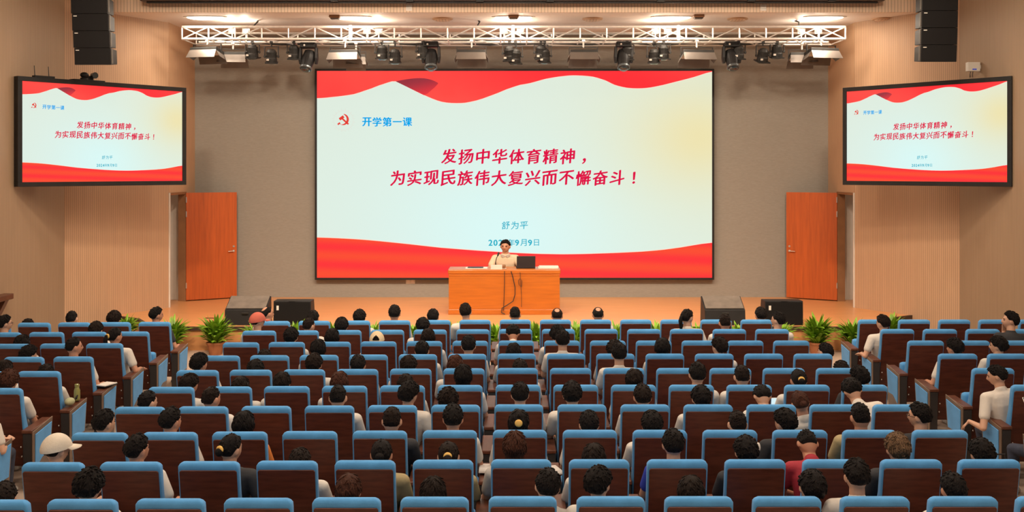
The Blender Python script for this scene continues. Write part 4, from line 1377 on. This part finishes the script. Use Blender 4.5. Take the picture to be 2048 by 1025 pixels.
VAR = {
    'up': body_variant(lean=9, pel=(0.31, 0.555), torso=0.93),
    'mid': body_variant(lean=19, pel=(0.40, 0.545), torso=0.90, neck_f=0.03),
    'low': body_variant(lean=30, pel=(0.47, 0.535), torso=0.86, neck_f=0.05, pitch=8),
    'bow': body_variant(lean=4, pel=(0.33, 0.55), torso=0.90, pitch=48, hunch=26, neck_f=0.08),
    'bowl': body_variant(lean=8, pel=(0.36, 0.54), torso=0.82, pitch=52, hunch=22, neck_f=0.08),
    'upR': body_variant(lean=9, pel=(0.31, 0.555), torso=0.93, yaw=-48, armR='rest'),
    'upL': body_variant(lean=9, pel=(0.31, 0.555), torso=0.93, yaw=48, armL='rest'),
    'midR': body_variant(lean=16, pel=(0.38, 0.545), torso=0.88, yaw=-32, neck_f=0.03, armR='rest'),
    'midL': body_variant(lean=16, pel=(0.38, 0.545), torso=0.88, yaw=32, neck_f=0.03, armL='rest'),
    'armL': body_variant(lean=2, pel=(0.34, 0.555), torso=0.97, yaw=58, pitch=10, armL='hang'),
    'chin': body_variant(lean=-14, pel=(0.36, 0.56), torso=1.0, yaw=70, armL='chin'),
    'fist': body_variant(lean=16, pel=(0.38, 0.545), torso=0.88, armR='fist'),
    'phone': body_variant(lean=12, pel=(0.36, 0.545), torso=0.9, pitch=20, armL='phone', knee_sp=0.24),
    'desk': body_variant(lean=-6, pel=(0.30, 0.555), torso=0.98, armR='desk', armL='desk', yaw=-10, pitch=4, desk=True),
}

# hair -------------------------------------------------------------------------------------------
def sstep(t):
    t = max(0.0, min(1.0, t))
    return t * t * (3 - 2 * t)

def hair_mesh(style, seed):
    rnd = random.Random(seed)
    n, k = 56, 26
    front = {'crew': 50, 'short': 54, 'fluffy': 64, 'curly': 66, 'bob': 66, 'long': 66, 'pony': 56, 'bun': 56, 'bald': 42, 'side': 56}.get(style, 54)
    back = {'crew': 122, 'short': 124, 'fluffy': 128, 'curly': 128, 'bob': 128, 'long': 122, 'pony': 122, 'bun': 122, 'bald': 116, 'side': 120}.get(style, 120)
    ear = {'crew': 92, 'short': 92, 'fluffy': 98, 'curly': 104, 'bob': 112, 'long': 112, 'pony': 92, 'bun': 92, 'bald': 88, 'side': 88}.get(style, 88)
    th = {'crew': 0.013, 'short': 0.019, 'fluffy': 0.029, 'curly': 0.034, 'bob': 0.026, 'long': 0.022, 'pony': 0.013, 'bun': 0.014, 'bald': 0.012, 'side': 0.022}.get(style, 0.018)
    rough = {'crew': 0.002, 'short': 0.005, 'fluffy': 0.009, 'curly': 0.014, 'bob': 0.004, 'long': 0.003, 'pony': 0.002, 'bun': 0.002, 'bald': 0.002, 'side': 0.006}.get(style, 0.004)
    off = Vector((seed * 3.1, seed * 1.7, 0))
    hang = {'bob': 0.07, 'long': 0.24}.get(style, 0.0)
    rows = k + (10 if hang else 0)
    v, f = [], []
    for j in range(rows + 1):
        for i in range(n):
            ph = 2 * PI * i / n               # 0 = face
            c = math.cos(ph)
            c1 = sstep((1 - abs(ph - PI) / PI) * 2) if True else 0
            az = abs(((ph + PI) % (2 * PI)) - PI)   # 0 face .. pi back
            if az < PI / 2:
                lim = front + (ear - front) * sstep((az - 0.5) / (PI / 2 - 0.5))
            else:
                lim = ear + (back - ear) * sstep((az - PI / 2) / 0.75)
            lim = math.radians(lim)
            t = min(1.0, j / k)
            tha = lim * t
            t0 = 0.0
            d = Vector((math.sin(tha) * math.sin(ph), math.sin(tha) * math.cos(ph), math.cos(tha)))
            p = head_point(*d)
            fall = 1 - sstep((t - 0.80) / 0.20) * (1.0 if not (hang and az > 1.1) else 0.25)
            thick = th * (0.55 + 0.45 * math.cos(tha * 0.8)) * fall
            if style in ('crew',) and tha > 1.0:
                thick *= 0.45
            if style == 'side':
                thick *= 1 + 0.35 * math.sin(ph + 0.6)
            nz = mnoise.noise(Vector((p.x * 45, p.y * 45, p.z * 22)) + off) * 0.6 + mnoise.noise(Vector((p.x * 120, p.y * 120, p.z * 50)) + off) * 0.4
            thick += rough * nz * fall
            if style == 'bald':
                q = (d - Vector((0, -0.45, 0.89)).normalized()).length
                thick -= 0.022 * (1 - sstep((q - 0.35) / 0.35))
            nrm = Vector((d.x / HR.x, d.y / HR.y, d.z / HR.z)).normalized()
            p = p + nrm * (thick - 0.005 * (1 - fall))
            if hang and j > k:
                q = (j - k) / 10.0
                g = sstep((az - 1.25) / 0.5)
                p.z -= hang * q * g * (0.94 + 0.10 * mnoise.noise(Vector((ph * 3, seed, 0))))
                p.y += -0.012 * math.sin(q * PI * 0.5) * g * (-c)
                p.x *= 1 - (0.10 * q * q if style == 'bob' else 0.02 * q)
                p.y *= 1 - 0.12 * q * q * g
                p += Vector((math.sin(ph), math.cos(ph), 0)) * (0.004 * mnoise.noise(Vector((ph * 9, q * 2, seed))))
            v.append(p)
    for j in range(rows):
        for i in range(n):
            f.append((j * n + i, j * n + (i + 1) % n, (j + 1) * n + (i + 1) % n, (j + 1) * n + i))
    mb = MB().add(v, f)
    tn = {'short': 150, 'fluffy': 190, 'curly': 220, 'side': 170, 'crew': 120, 'bald': 60, 'bob': 170, 'long': 150, 'pony': 50, 'bun': 50}[style]
    for q in range(tn):
        j = int(k * (rnd.random() ** 0.6) * 0.86)
        i = rnd.randrange(n)
        if style == 'bald' and j < k * 0.55:
            continue
        p0 = Vector(v[j * n + i]); p1 = Vector(v[min(j + 3, k) * n + (i + rnd.choice((-2, -1, 0, 1, 2))) % n])
        dn = (p1 - p0)
        if dn.length < 1e-4:
            continue
        out = Vector((p0.x, p0.y, p0.z)).normalized()
        lift = {'curly': 0.009, 'fluffy': 0.006, 'short': 0.003, 'side': 0.004}.get(style, 0.0025)
        if style in ('short', 'crew') and j < k * 0.35:
            dn = dn + out * 0.004
        L_ = rnd.uniform(0.018, 0.036) * {'crew': 0.6, 'bob': 1.9, 'long': 2.0}.get(style, 1)
        dn.normalize()
        w_ = rnd.uniform(0.0045, 0.009)
        mb.path([p0 - out * 0.004, p0 + dn * L_ * 0.4 + out * (lift * 0.5), p0 + dn * L_ * 0.75 + out * (lift * 0.9), p0 + dn * L_ + out * (lift * rnd.uniform(0.3, 1.2))], [w_ * 0.8, w_, w_ * 0.65, 0.0008], 5)
    if style == 'pony':
        mb.path([(0, -0.095, 0.03), (0, -0.128, 0.025), (0, -0.145, -0.03), (0.005, -0.14, -0.10), (0.0, -0.13, -0.17), (0.0, -0.125, -0.21)], [0.016, 0.022, 0.028, 0.026, 0.018, 0.004], 12)
    if style == 'bun':
        mb.ellipsoid((0, -0.118, 0.0), (0.036, 0.03, 0.036), None, 14, 10)
    me = mb.mesh('hair', M_hair_k, smooth=True)
    return me
HAIR = {}
for st_, seeds in (('crew', (1, 2)), ('short', (3, 4, 5)), ('fluffy', (6, 7, 8)), ('curly', (9, 10)), ('bob', (11,)), ('long', (12, 13)), ('pony', (14,)), ('bun', (15,)), ('bald', (16, 17)), ('side', (18, 19))):
    HAIR[st_] = [hair_mesh(st_, s) for s in seeds]

def cap_mesh(t=0.026, lim=80, opening=False):
    n, k = 72, 14
    v, f = [], []
    for j in range(k + 1):
        for i in range(n):
            ph = 2 * PI * i / n
            l = math.radians(lim + 14 * (0.5 - 0.5 * math.cos(ph)))
            tha = l * j / k
            d = Vector((math.sin(tha) * math.sin(ph), math.sin(tha) * math.cos(ph), math.cos(tha)))
            p = head_point(*d)
            nrm = Vector((d.x / HR.x, d.y / HR.y, d.z / HR.z)).normalized()
            v.append(p + nrm * t)
    for j in range(k):
        for i in range(n):
            ph = 2 * PI * (i + 0.5) / n
            if opening and j >= k - 6 and abs(ph - PI) < 0.50 * math.sqrt((j - (k - 6) + 0.3) / 5.0) and not (j == k - 1):
                continue
            f.append((j * n + i, j * n + (i + 1) % n, (j + 1) * n + (i + 1) % n, (j + 1) * n + i))
    return MB().add(v, f).mesh('cap', None, smooth=True)
def brim_mesh():
    v, f = [], []
    n = 14
    for r_ in (0, 1):
        for i in range(n + 1):
            a = math.radians(-62 + 124 * i / n)
            if r_ == 0:
                v.append((0.098 * math.sin(a), 0.112 * math.cos(a) + 0.004, 0.028))
            else:
                v.append((0.094 * math.sin(a) , 0.112 * math.cos(a) + 0.075 * math.cos(a * 1.2) ** 0.5, 0.012 - 0.012 * abs(math.sin(a))))
    for i in range(n):
        f.append((i, i + 1, n + 2 + i, n + 1 + i))
    top = list(v)
    v += [(p[0], p[1], p[2] - 0.006) for p in top]
    o = 2 * (n + 1)
    f += [tuple(o + q for q in reversed(face)) for face in f[:n]]
    for i in range(n):
        f.append((n + 1 + i, n + 2 + i, o + n + 2 + i, o + n + 1 + i))
    return MB().add(v, f).mesh('brim', None, smooth=True)
ME_cap_h, ME_cap_o, ME_brim = cap_mesh(), cap_mesh(opening=True), brim_mesh()
M_capw = mat('off_white_cap', (0.62, 0.55, 0.45), 0.8, bump=0.2, bscale=80)
M_capr = mat('salmon_cap', (0.50, 0.11, 0.07), 0.8, bump=0.2, bscale=80)
M_capc = mat('cream_cap', (0.70, 0.55, 0.34), 0.8, bump=0.2, bscale=80)
M_tie = mat('yellow_hair_tie', (0.7, 0.42, 0.10), 0.7)
M_eye = mat('dark_eye', (0.02, 0.012, 0.01), 0.2)
M_brow = mat('eyebrow', (0.02, 0.012, 0.01), 0.8)
M_lip = mat('lips', (0.38, 0.12, 0.09), 0.5)
ME_eyes = MB().ellipsoid((0.031, 0.082, 0.006), (0.011, 0.006, 0.0055), n=10, k=6).ellipsoid((-0.031, 0.082, 0.006), (0.011, 0.006, 0.0055), n=10, k=6).mesh('eyes', M_eye, smooth=True)
ME_brow = MB().capsule((0.016, 0.090, 0.024), (0.046, 0.080, 0.026), 0.004, 0.003, 8, 2).capsule((-0.016, 0.090, 0.024), (-0.046, 0.080, 0.026), 0.004, 0.003, 8, 2).mesh('eyebrows', M_brow)
ME_lips = MB().capsule((-0.020, 0.078, -0.058), (0.020, 0.078, -0.058), 0.006, 0.006, 8, 2).mesh('lips', M_lip, smooth=True)
ME_tie = MB().lathe([(0.020, -0.012), (0.034, -0.006), (0.034, 0.006), (0.020, 0.012)], 14, Matrix.Translation((0, -0.112, 0.02)) @ Matrix.Rotation(PI / 2, 4, 'X')).mesh('hair_tie', M_tie, smooth=True)
ME_glass = MB().path([(-0.055, 0.092, 0.008), (-0.03, 0.104, 0.012), (0.0, 0.106, 0.012), (0.03, 0.104, 0.012), (0.055, 0.092, 0.008)], 0.002, 5).path([(0.055, 0.092, 0.008), (0.078, 0.03, 0.008), (0.080, -0.005, 0.008)], 0.002, 5).path([(-0.055, 0.092, 0.008), (-0.078, 0.03, 0.008), (-0.080, -0.005, 0.008)], 0.002, 5).path([(-0.055, 0.092, 0.008), (-0.05, 0.095, -0.014), (-0.03, 0.102, -0.02), (-0.012, 0.104, -0.012), (-0.008, 0.105, 0.010)], 0.0018, 5).path([(0.055, 0.092, 0.008), (0.05, 0.095, -0.014), (0.03, 0.102, -0.02), (0.012, 0.104, -0.012), (0.008, 0.105, 0.010)], 0.0018, 5).mesh('glasses', M_black)

HWORD = {'crew': 'cropped', 'short': 'short', 'fluffy': 'thick', 'curly': 'curly', 'bob': 'bobbed', 'long': 'long straight', 'pony': 'ponytailed', 'bun': 'tied-back', 'bald': 'balding', 'side': 'parted'}
CWORD = {'k': 'black', 'b': 'dark', 'r': 'brown', 's': 'streaked'}
SWORD = {'white': 'white', 'grey': 'grey', 'black': 'black', 'crimson': 'crimson', 'blue': 'blue', 'khaki': 'khaki', 'cream': 'cream', 'orange': 'orange'}
HM = {'k': M_hair_k, 'b': M_hair_b, 'r': M_hair_r, 's': M_hair_s}

def build_person(loc, var, hair, hcol, shirt, label, roll=0.0, sz=1.0, rz=0.0, sxy=1.0, extras=(), skin=None, group='seated audience', seed=0, cap=None):
    V = VAR[var]
    r = empty('person', loc)
    r.rotation_euler = (0, roll, rz)
    r.scale = (sxy, sxy, sz)
    b = link('body', V['body'], r)
    set_mat(b, skin or M_skin)
    s = link('shirt', V['shirt'], r); set_mat(s, SH[shirt])
    link('trousers', V['trousers'], r)
    link('shoes', V['shoes'], r)
    hl = HAIR[hair]
    h = link('hair', hl[seed % len(hl)] if not cap else HAIR['crew'][0], r, M=V['Mh'])
    set_mat(h, HM[hcol])
    Mh = V['Mh']
    if cap:
        cmat, yw, op = cap
        RM = Mh @ Matrix.Rotation(yw, 4, 'Z')
        c = link('cap', ME_cap_o if op else ME_cap_h, r, M=RM); set_mat(c, cmat)
        bb = link('brim', ME_brim, c); set_mat(bb, cmat)
    if 'face' in extras or var in ('upR', 'upL', 'midR', 'midL', 'armL', 'chin', 'desk'):
        link('eyes', ME_eyes, r, M=Mh)
        link('eyebrows', ME_brow, r, M=Mh)
        link('lips', ME_lips, r, M=Mh)
    if 'tie' in extras:
        link('hair_tie', ME_tie, r, M=Mh)
    if 'glasses' in extras:
        link('glasses', ME_glass, r, M=Mh)
    tag(r, label, 'person', group)
    return r

# row (1-based), head x px, head top y px, hair, hair colour, pose or None, shirt, extras
PEOPLE = [
 # left block
 (1, 53, 637, 'short', 'k', None, 'white', ()), (1, 143, 622, 'crew', 'k', None, 'grey', ()), (1, 228, 622, 'curly', 'b', None, 'white', ()), (1, 313, 615, 'short', 'k', 'upR', 'black', ()),
 (2, 9, 631, 'short', 'k', 'upR', 'grey', ('glasses',)), (2, 192, 643, 'fluffy', 'b', None, 'white', ()),
 (3, 230, 655, 'pony', 'k', 'midR', 'white', ('tie',)), (3, 44, 671, 'bob', 'k', None, 'white', ()),
 (4, 58, 690, 'fluffy', 'k', 'midR', 'white', ()), (4, 148, 675, 'crew', 'k', 'upR', 'white', ()),
 (5, 92, 731, 'short', 'b', None, 'white', ()), (5, 8, 722, 'bob', 'b', None, 'white', ()),
 (6, 17, 740, 'curly', 'r', None, 'white', ()),
 # right block
 (2, 1765, 630, 'short', 'b', 'midL', 'white', ()), (3, 2022, 623, 'short', 'k', 'chin', 'black', ()), (4, 1909, 676, 'fluffy', 'k', 'midL', 'white', ()), (4, 1996, 672, 'fluffy', 'k', 'upL', 'white', ()),
 (6, 1988, 729, 'short', 'k', 'armL', 'white', ()),
 # middle block, front to back
 (1, 533, 612, 'bald', 'k', 'upR', 'white', ()), (1, 626, 622, 'short', 'k', None, 'white', ()), (1, 719, 619, 'fluffy', 'k', None, 'white', ()), (1, 789, 611, 'short', 'k', None, 'white', ()), (1, 866, 619, 'short', 'k', None, 'white', ()), (1, 931, 607, 'short', 'b', None, 'white', ()), (1, 1030, 614, 'crew', 'k', None, 'white', ()), (1, 1114, 616, 'bald', 'b', None, 'white', ()), (1, 1196, 614, 'bald', 'k', None, 'white', ()), (1, 1522, 615, 'short', 'k', None, 'black', ()),
 (2, 515, 626, 'short', 'k', 'upR', 'white', ('redcap',)), (2, 618, 636, 'crew', 'b', 'midR', 'white', ()), (2, 683, 635, 'fluffy', 'k', None, 'white', ()), (2, 845, 635, 'fluffy', 'k', None, 'white', ()), (2, 1374, 618, 'pony', 'k', 'upR', 'white', ()), (2, 1450, 629, 'crew', 'b', None, 'white', ()), (2, 1557, 624, 'short', 'k', 'upL', 'white', ()),
 (3, 582, 655, 'fluffy', 'k', None, 'white', ()), (3, 664, 659, 'bob', 'k', None, 'white', ()), (3, 754, 664, 'short', 'k', None, 'white', ('creamcap',)), (3, 856, 659, 'bob', 'b', None, 'white', ()), (3, 1026, 649, 'fluffy', 'k', 'bow', 'white', ()), (3, 1115, 651, 'curly', 'k', None, 'white', ()),
 (4, 636, 680, 'long', 'k', None, 'white', ()), (4, 528, 702, 'short', 'b', None, 'white', ()), (4, 844, 683, 'short', 'k', None, 'white', ()), (4, 937, 672, 'short', 'k', None, 'white', ()), (4, 1027, 688, 'bob', 'k', None, 'white', ()), (4, 1125, 661, 'short', 'k', 'up', 'white', ()), (4, 1229, 681, 'curly', 'b', None, 'white', ()), (4, 1325, 678, 'bob', 'k', None, 'white', ()), (4, 1439, 674, 'fluffy', 'b', 'midL', 'white', ()), (4, 1654, 685, 'short', 'k', 'midL', 'white', ()),
 (5, 399, 706, 'fluffy', 'k', 'midR', 'white', ()), (5, 511, 719, 'fluffy', 'k', None, 'white', ()), (5, 628, 707, 'fluffy', 'b', None, 'white', ()), (5, 716, 711, 'short', 'k', None, 'white', ()), (5, 817, 711, 'fluffy', 'b', None, 'white', ()), (5, 910, 712, 'bob', 'r', None, 'white', ()), (5, 1040, 719, 'short', 'b', None, 'white', ()), (5, 1238, 687, 'short', 'k', 'up', 'white', ()), (5, 1684, 722, 'short', 'b', None, 'white', ()),
 (6, 381, 748, 'fluffy', 'b', 'midR', 'white', ()), (6, 481, 755, 'bob', 'b', None, 'white', ()), (6, 563, 745, 'long', 'b', None, 'white', ()), (6, 678, 745, 'bob', 'r', None, 'white', ()), (6, 811, 750, 'short', 'b', None, 'white', ()), (6, 926, 731, 'long', 'k', None, 'white', ()), (6, 1268, 739, 'long', 'b', None, 'white', ()), (6, 1395, 726, 'short', 'k', None, 'white', ()), (6, 1484, 731, 'crew', 'b', None, 'white', ()), (6, 1597, 739, 'bun', 'k', None, 'white', ('tie',)), (6, 1718, 732, 'fluffy', 'k', 'midL', 'black', ()),
 (7, 296, 782, 'crew', 'k', 'midR', 'white', ()), (7, 423, 774, 'crew', 'b', 'midR', 'white', ()), (7, 676, 771, 'crew', 'k', None, 'white', ()), (7, 819, 762, 'fluffy', 'k', 'midR', 'white', ()), (7, 896, 776, 'curly', 'b', None, 'white', ()), (7, 1040, 766, 'short', 'k', 'up', 'white', ()), (7, 1144, 763, 'fluffy', 'k', None, 'white', ()), (7, 1285, 770, 'short', 'b', None, 'white', ()), (7, 1402, 771, 'fluffy', 'k', None, 'white', ()), (7, 1524, 771, 'short', 'k', 'bow', 'white', ()), (7, 1596, 778, 'bun', 'r', None, 'white', ()), (7, 1702, 752, 'fluffy', 'k', 'bow', 'white', ()),
 (8, 209, 820, 'short', 'k', 'midR', 'white', ()), (8, 342, 816, 'short', 'k', 'midR', 'white', ()), (8, 487, 825, 'bob', 'k', None, 'orange', ()), (8, 784, 815, 'crew', 'b', None, 'black', ()), (8, 906, 810, 'short', 'k', None, 'white', ()), (8, 1037, 821, 'long', 'k', None, 'white', ('tie',)), (8, 1178, 823, 'short', 'k', None, 'white', ()), (8, 1304, 822, 'fluffy', 'k', None, 'white', ()), (8, 1476, 822, 'crew', 'b', None, 'white', ()), (8, 1569, 817, 'fluffy', 'k', 'midL', 'black', ()), (8, 1721, 807, 'crew', 'k', None, 'khaki', ()), (8, 1838, 806, 'short', 'k', 'upL', 'black', ('glasses',)),
 (9, 114, 869, 'short', 'k', 'midR', 'white', ('whitecap',)), (9, 275, 870, 'short', 'k', 'midR', 'white', ()), (9, 463, 868, 'bun', 'k', 'midR', 'black', ('tie',)), (9, 600, 902, 'short', 'b', None, 'white', ()), (9, 764, 880, 'bun', 'k', None, 'khaki', ()), (9, 897, 884, 'bun', 'b', None, 'khaki', ('tie',)), (9, 1029, 865, 'long', 'r', None, 'grey', ()), (9, 1188, 890, 'bob', 'b', None, 'white', ()), (9, 1346, 860, 'short', 'k', 'up', 'blue', ()), (9, 1492, 872, 'fluffy', 'k', None, 'black', ()), (9, 1614, 860, 'crew', 'k', 'bow', 'crimson', ()), (9, 1795, 866, 'fluffy', 's', None, 'black', ()), (9, 1963, 877, 'fluffy', 'k', None, 'black', ()),
 (10, 8, 966, 'short', 'b', None, 'white', ()), (10, 178, 938, 'curly', 'k', None, 'white', ()), (10, 697, 950, 'long', 'r', None, 'white', ()), (10, 866, 956, 'long', 'b', None, 'white', ()), (10, 1098, 938, 'short', 'k', None, 'grey', ()), (10, 1196, 932, 'fluffy', 'k', 'midR', 'white', ()), (10, 1382, 955, 'bob', 'b', None, 'white', ()), (10, 1628, 936, 'fluffy', 'k', None, 'black', ()), (10, 1712, 920, 'side', 'k', 'up', 'white', ()), (10, 1906, 947, 'short', 'k', None, 'white', ()),
 (7, -40, 790, 'short', 'k', 'fist', 'white', ()), (7, 2110, 790, 'short', 'k', 'phone', 'white', ()),
]
taken = {}
placed = []
for k, (row, px, ytop, hair, hc_, pose, shirt, ex) in enumerate(PEOPLE):
    best = None
    for key, (sx_, sd_) in SEATS.items():
        if key[1] != row - 1:
            continue
        d_ = sd_ + 0.22
        e = abs((px - CX) * d_ / F - sx_) + (10 if key in taken else 0)
        if best is None or e < best[0]:
            best = (e, key)
    key = best[1]
    taken[key] = k
    placed.append(key)
for k, (row, px, ytop, hair, hc_, pose, shirt, ex) in enumerate(PEOPLE):
    key = placed[k]
    sx_, sd_ = SEATS[key]
    def ztop(v):
        d_ = sd_ + VAR[v]['hy']
        return CZ - (ytop - CY) * d_ / F
    if pose is None:
        pose = min(('up', 'mid', 'low', 'bowl'), key=lambda v: abs(ztop(v) - VAR[v]['top']) + (0.02 if v == 'bowl' else 0))
    elif pose in ('midR', 'midL') and ztop(pose) > VAR[pose]['top'] + 0.05:
        pose = 'up' + pose[-1]
    V = VAR[pose]
    zt = ztop(pose) - (0.012 if hair in ('fluffy', 'curly') else 0)
    sz = max(0.85, min(1.12, zt / V['top']))
    sxy = max(0.97, min(1.06, 0.5 + 0.5 * sz + 0.02))
    hx = (px - CX) * (sd_ + V['hy']) / F
    off = hx - sx_
    base = max(-0.06, min(0.06, off))
    roll = math.asin(max(-0.30, min(0.30, (off - base) / (V['top'] - 0.12 - 0.0))))
    # roll about the seat: keep the pelvis on the cushion
    px_shift = -math.sin(roll) * 0.0
    cap = None
    cw = ''
    if 'redcap' in ex: cap = (M_capr, 0.0, False); cw = 'salmon cap'
    if 'creamcap' in ex: cap = (M_capc, 0.0, True); cw = 'cream cap'
    if 'whitecap' in ex: cap = (M_capw, math.radians(-20), False); cw = 'white cap'
    look = cw if cw else '%s %s hair' % (HWORD[hair], CWORD[hc_])
    if hair == 'bald' : look = 'balding crown'
    lab = 'person, %s, %s shirt, %s' % (look, SWORD[shirt], place_words(*key))
    build_person((sx_ + base, sd_, 0.0), pose, hair, hc_, shirt, lab, roll=roll, sz=sz, sxy=sxy, extras=ex, seed=k, cap=cap, skin=M_skin2 if k % 3 == 0 or hair == 'bald' else M_skin)
for key in SEATS:
    build_chair(key, key in taken)

# the speaker behind the desk
lp = build_person(((1011 - CX) * 21.3 / F, 21.32, STZ - 0.02), 'desk', 'short', 'k', 'cream', 'person in cream short-sleeved polo shirt speaking behind the orange desk', rz=PI, sz=1.035, sxy=1.2, skin=M_skin2, group='speaker on stage')
col = MB()
for s in (-1, 1):
    col.prism([(0.0, 0.0), (s * 0.075, 0.045), (s * 0.085, 0.01), (s * 0.035, -0.05)], 1, 0.0, 0.012)
Mh = VAR['desk']['Mh']
hc = Mh.translation
link('collar', col.mesh('collar', SH['white'], 0.003), lp, loc=(0, hc.y + 0.062, hc.z - 0.168), rot=(math.radians(-25), 0, 0))

# ------------------------------------------------------------------ small belongings
def arm_top(block, row, i, side, f=0.25):
    x, d = SEATS[(block, row - 1, i)]
    return Vector((x + side * 0.29, d + f, 0.592 + f * 0.06 + 0.013))
p = arm_top('L', 5, 0, 1, 0.32)
bt = empty('water_bottle', p)
M_bot = mat('green_bottle', (0.28, 0.27, 0.08), 0.2, coat=0.5)
link('bottle_body', MB().lathe([(0.030, 0), (0.033, 0.02), (0.033, 0.11), (0.022, 0.145), (0.020, 0.15)], 16).mesh('bottle_body', M_bot, smooth=True), bt)
link('bottle_cap', MB().lathe([(0.024, 0.15), (0.024, 0.18), (0.018, 0.183)], 16).mesh('bottle_cap', M_bot), bt)
tag(bt, 'olive green bottle standing on a left block armrest', 'bottle')
p = arm_top('L', 5, 0, 1, 0.13)
po = empty('small_pouch', p)
link('pouch_body', MB().ellipsoid((0, 0, 0.042), (0.05, 0.07, 0.042)).mesh('pouch_body', mat('pale_green_cloth', (0.38, 0.38, 0.22), 0.8), smooth=True), po)
link('pouch_strap', MB().path([(0.03, 0.05, 0.05), (0.05, 0.08, 0.09), (0.03, 0.10, 0.05)], 0.008).mesh('pouch_strap', M_black), po)
tag(po, 'small pale green pouch on a left block armrest beside the bottle', 'pouch')
p = arm_top('L', 4, 0, 1, 0.26)
nb2 = empty('notebook', p, math.radians(-20))
link('cover', MB().box((-0.08, -0.11, 0), (0.08, 0.11, 0.012)).mesh('cover', M_black, 0.002), nb2)
link('page', MB().box((-0.075, -0.105, 0.012), (0.075, 0.105, 0.022)).mesh('page', M_paper), nb2)
tag(nb2, 'open notebook on a left block armrest, fourth row', 'notebook')
p = arm_top('C', 6, 4, 1, 0.28)
lt = empty('laptop', (3.20, p.y, p.z - 0.002) if False else p)
M_lit = mat_emit('lit_laptop_page', srgb(214, 240, 246), 1.0)
link('keyboard_base', MB().box((-0.09, -0.10, 0), (0.09, 0.06, 0.012)).mesh('keyboard_base', M_alu, 0.003), lt)
ld = link('lid', MB().box((-0.09, 0.0, 0.0), (0.09, 0.008, 0.17)).mesh('lid', M_alu, 0.002), lt, loc=(0, 0.06, 0.01), rot=(math.radians(-14), 0, 0))
link('lit_page', MB().box((-0.084, -0.002, 0.006), (0.084, 0.0, 0.164)).mesh('lit_page', M_lit), ld)
tag(lt, 'small laptop with bright pale screen between seats at right', 'laptop')
for i, (b, r_, i_, f_, w_) in enumerate((('C', 8, -1, 0.25, 'eighth row'), ('C', 10, -1, 0.25, 'last visible row'), ('C', 8, 0, 0.2, 'eighth row right of middle'))):
    p = arm_top(b, r_, i_, 1, f_)
    pp = empty('handout', p, 0.15 * i)
    link('sheet', MB().box((-0.055, -0.12, 0), (0.055, 0.13, 0.006)).mesh('sheet', M_paper), pp)
    link('sheet', MB().box((-0.05, -0.11, 0.006), (0.057, 0.125, 0.010)).mesh('sheet', M_paper), pp)
    tag(pp, 'white handout lying on a middle armrest, %s' % w_, 'papers', 'handouts on armrests')
# yellow printed cloth
p = arm_top('C', 10, 0, 1, 0.05)
v, f = [], []
n, m_ = 14, 10
for j in range(m_ + 1):
    for i in range(n + 1):
        u_, w_ = i / n, j / m_
        x = (u_ - 0.5) * 0.17 * (0.5 + 0.8 * w_)
        v.append((x + 0.012 * math.sin(w_ * 9), -0.02 - 0.05 * w_ + 0.022 * math.sin(u_ * 15 + w_ * 3), 0.09 - 0.40 * w_))
for j in range(m_):
    for i in range(n):
        a_ = j * (n + 1) + i
        f.append((a_, a_ + 1, a_ + n + 2, a_ + n + 1))
o = len(v)
v += [(a[0], a[1] + 0.05, a[2]) for a in v]
f += [tuple(o + q for q in reversed(face)) for face in list(f)]
for j in range(m_):
    for c_ in (0, n):
        a_ = j * (n + 1) + c_
        f.append((a_, a_ + n + 1, o + a_ + n + 1, o + a_))
for i in range(n):
    for c_ in (0, m_):
        a_ = c_ * (n + 1) + i
        f.append((a_, a_ + 1, o + a_ + 1, o + a_))
m, nd, bs = new_mat('yellow_flower_print')
tc = nd('ShaderNodeTexCoord')
vo = nd('ShaderNodeTexVoronoi'); vo.inputs['Scale'].default_value = 38
nd.link(tc.outputs['Object'], vo.inputs['Vector'])
nd.link(mixcol(nd, nd.math('LESS_THAN', vo.outputs['Distance'], 0.33), (0.62, 0.42, 0.06), (0.75, 0.66, 0.42)), bs.inputs['Base Color'])
bs.inputs['Roughness'].default_value = 0.8
tag(link('printed_scarf', MB().add(v, f).mesh('printed_scarf', m, smooth=True), loc=p), 'yellow flower-print cloth hanging over an armrest at bottom centre', 'scarf')
# phone held by the person at the right edge
V = VAR['phone']
key = placed[-1]
sx_, sd_ = SEATS[key]
ph = empty('mobile_phone', (sx_ - 0.235, sd_ + 0.56, 0.88))
ph.rotation_euler = (math.radians(-35), 0, math.radians(10))
link('phone_case', MB().box((-0.037, -0.005, -0.07), (0.037, 0.005, 0.08)).mesh('phone_case', M_white, 0.004), ph)
link('phone_screen', MB().box((-0.033, -0.007, -0.066), (0.033, -0.005, 0.076)).mesh('phone_screen', M_lens), ph)
tag(ph, 'pale mobile phone held up at the right edge of the picture', 'phone')
bg = empty('handbag', (SEATS[('R', 5, 0)][0] - 0.48, SEATS[('R', 5, 0)][1] - 0.25, 0.0))
link('bag_body', MB().loft([[(-0.13, -0.09, 0.0), (0.13, -0.09, 0.0), (0.13, 0.09, 0.0), (-0.13, 0.09, 0.0)], [(-0.15, -0.10, 0.15), (0.15, -0.10, 0.15), (0.15, 0.10, 0.15), (-0.15, 0.10, 0.15)], [(-0.11, -0.05, 0.30), (0.11, -0.05, 0.30), (0.11, 0.05, 0.30), (-0.11, 0.05, 0.30)]]).mesh('bag_body', mat('grey_plaid_bag', (0.15, 0.11, 0.10), 0.7, var=0.5, scale=40), 0.03, 3, True), bg)
link('bag_strap', MB().path([(-0.08, 0, 0.28), (-0.05, 0, 0.38), (0.05, 0, 0.38), (0.08, 0, 0.28)], 0.01).mesh('bag_strap', M_black), bg)
tag(bg, 'grey patterned bag in the right aisle beside the end seats', 'bag')
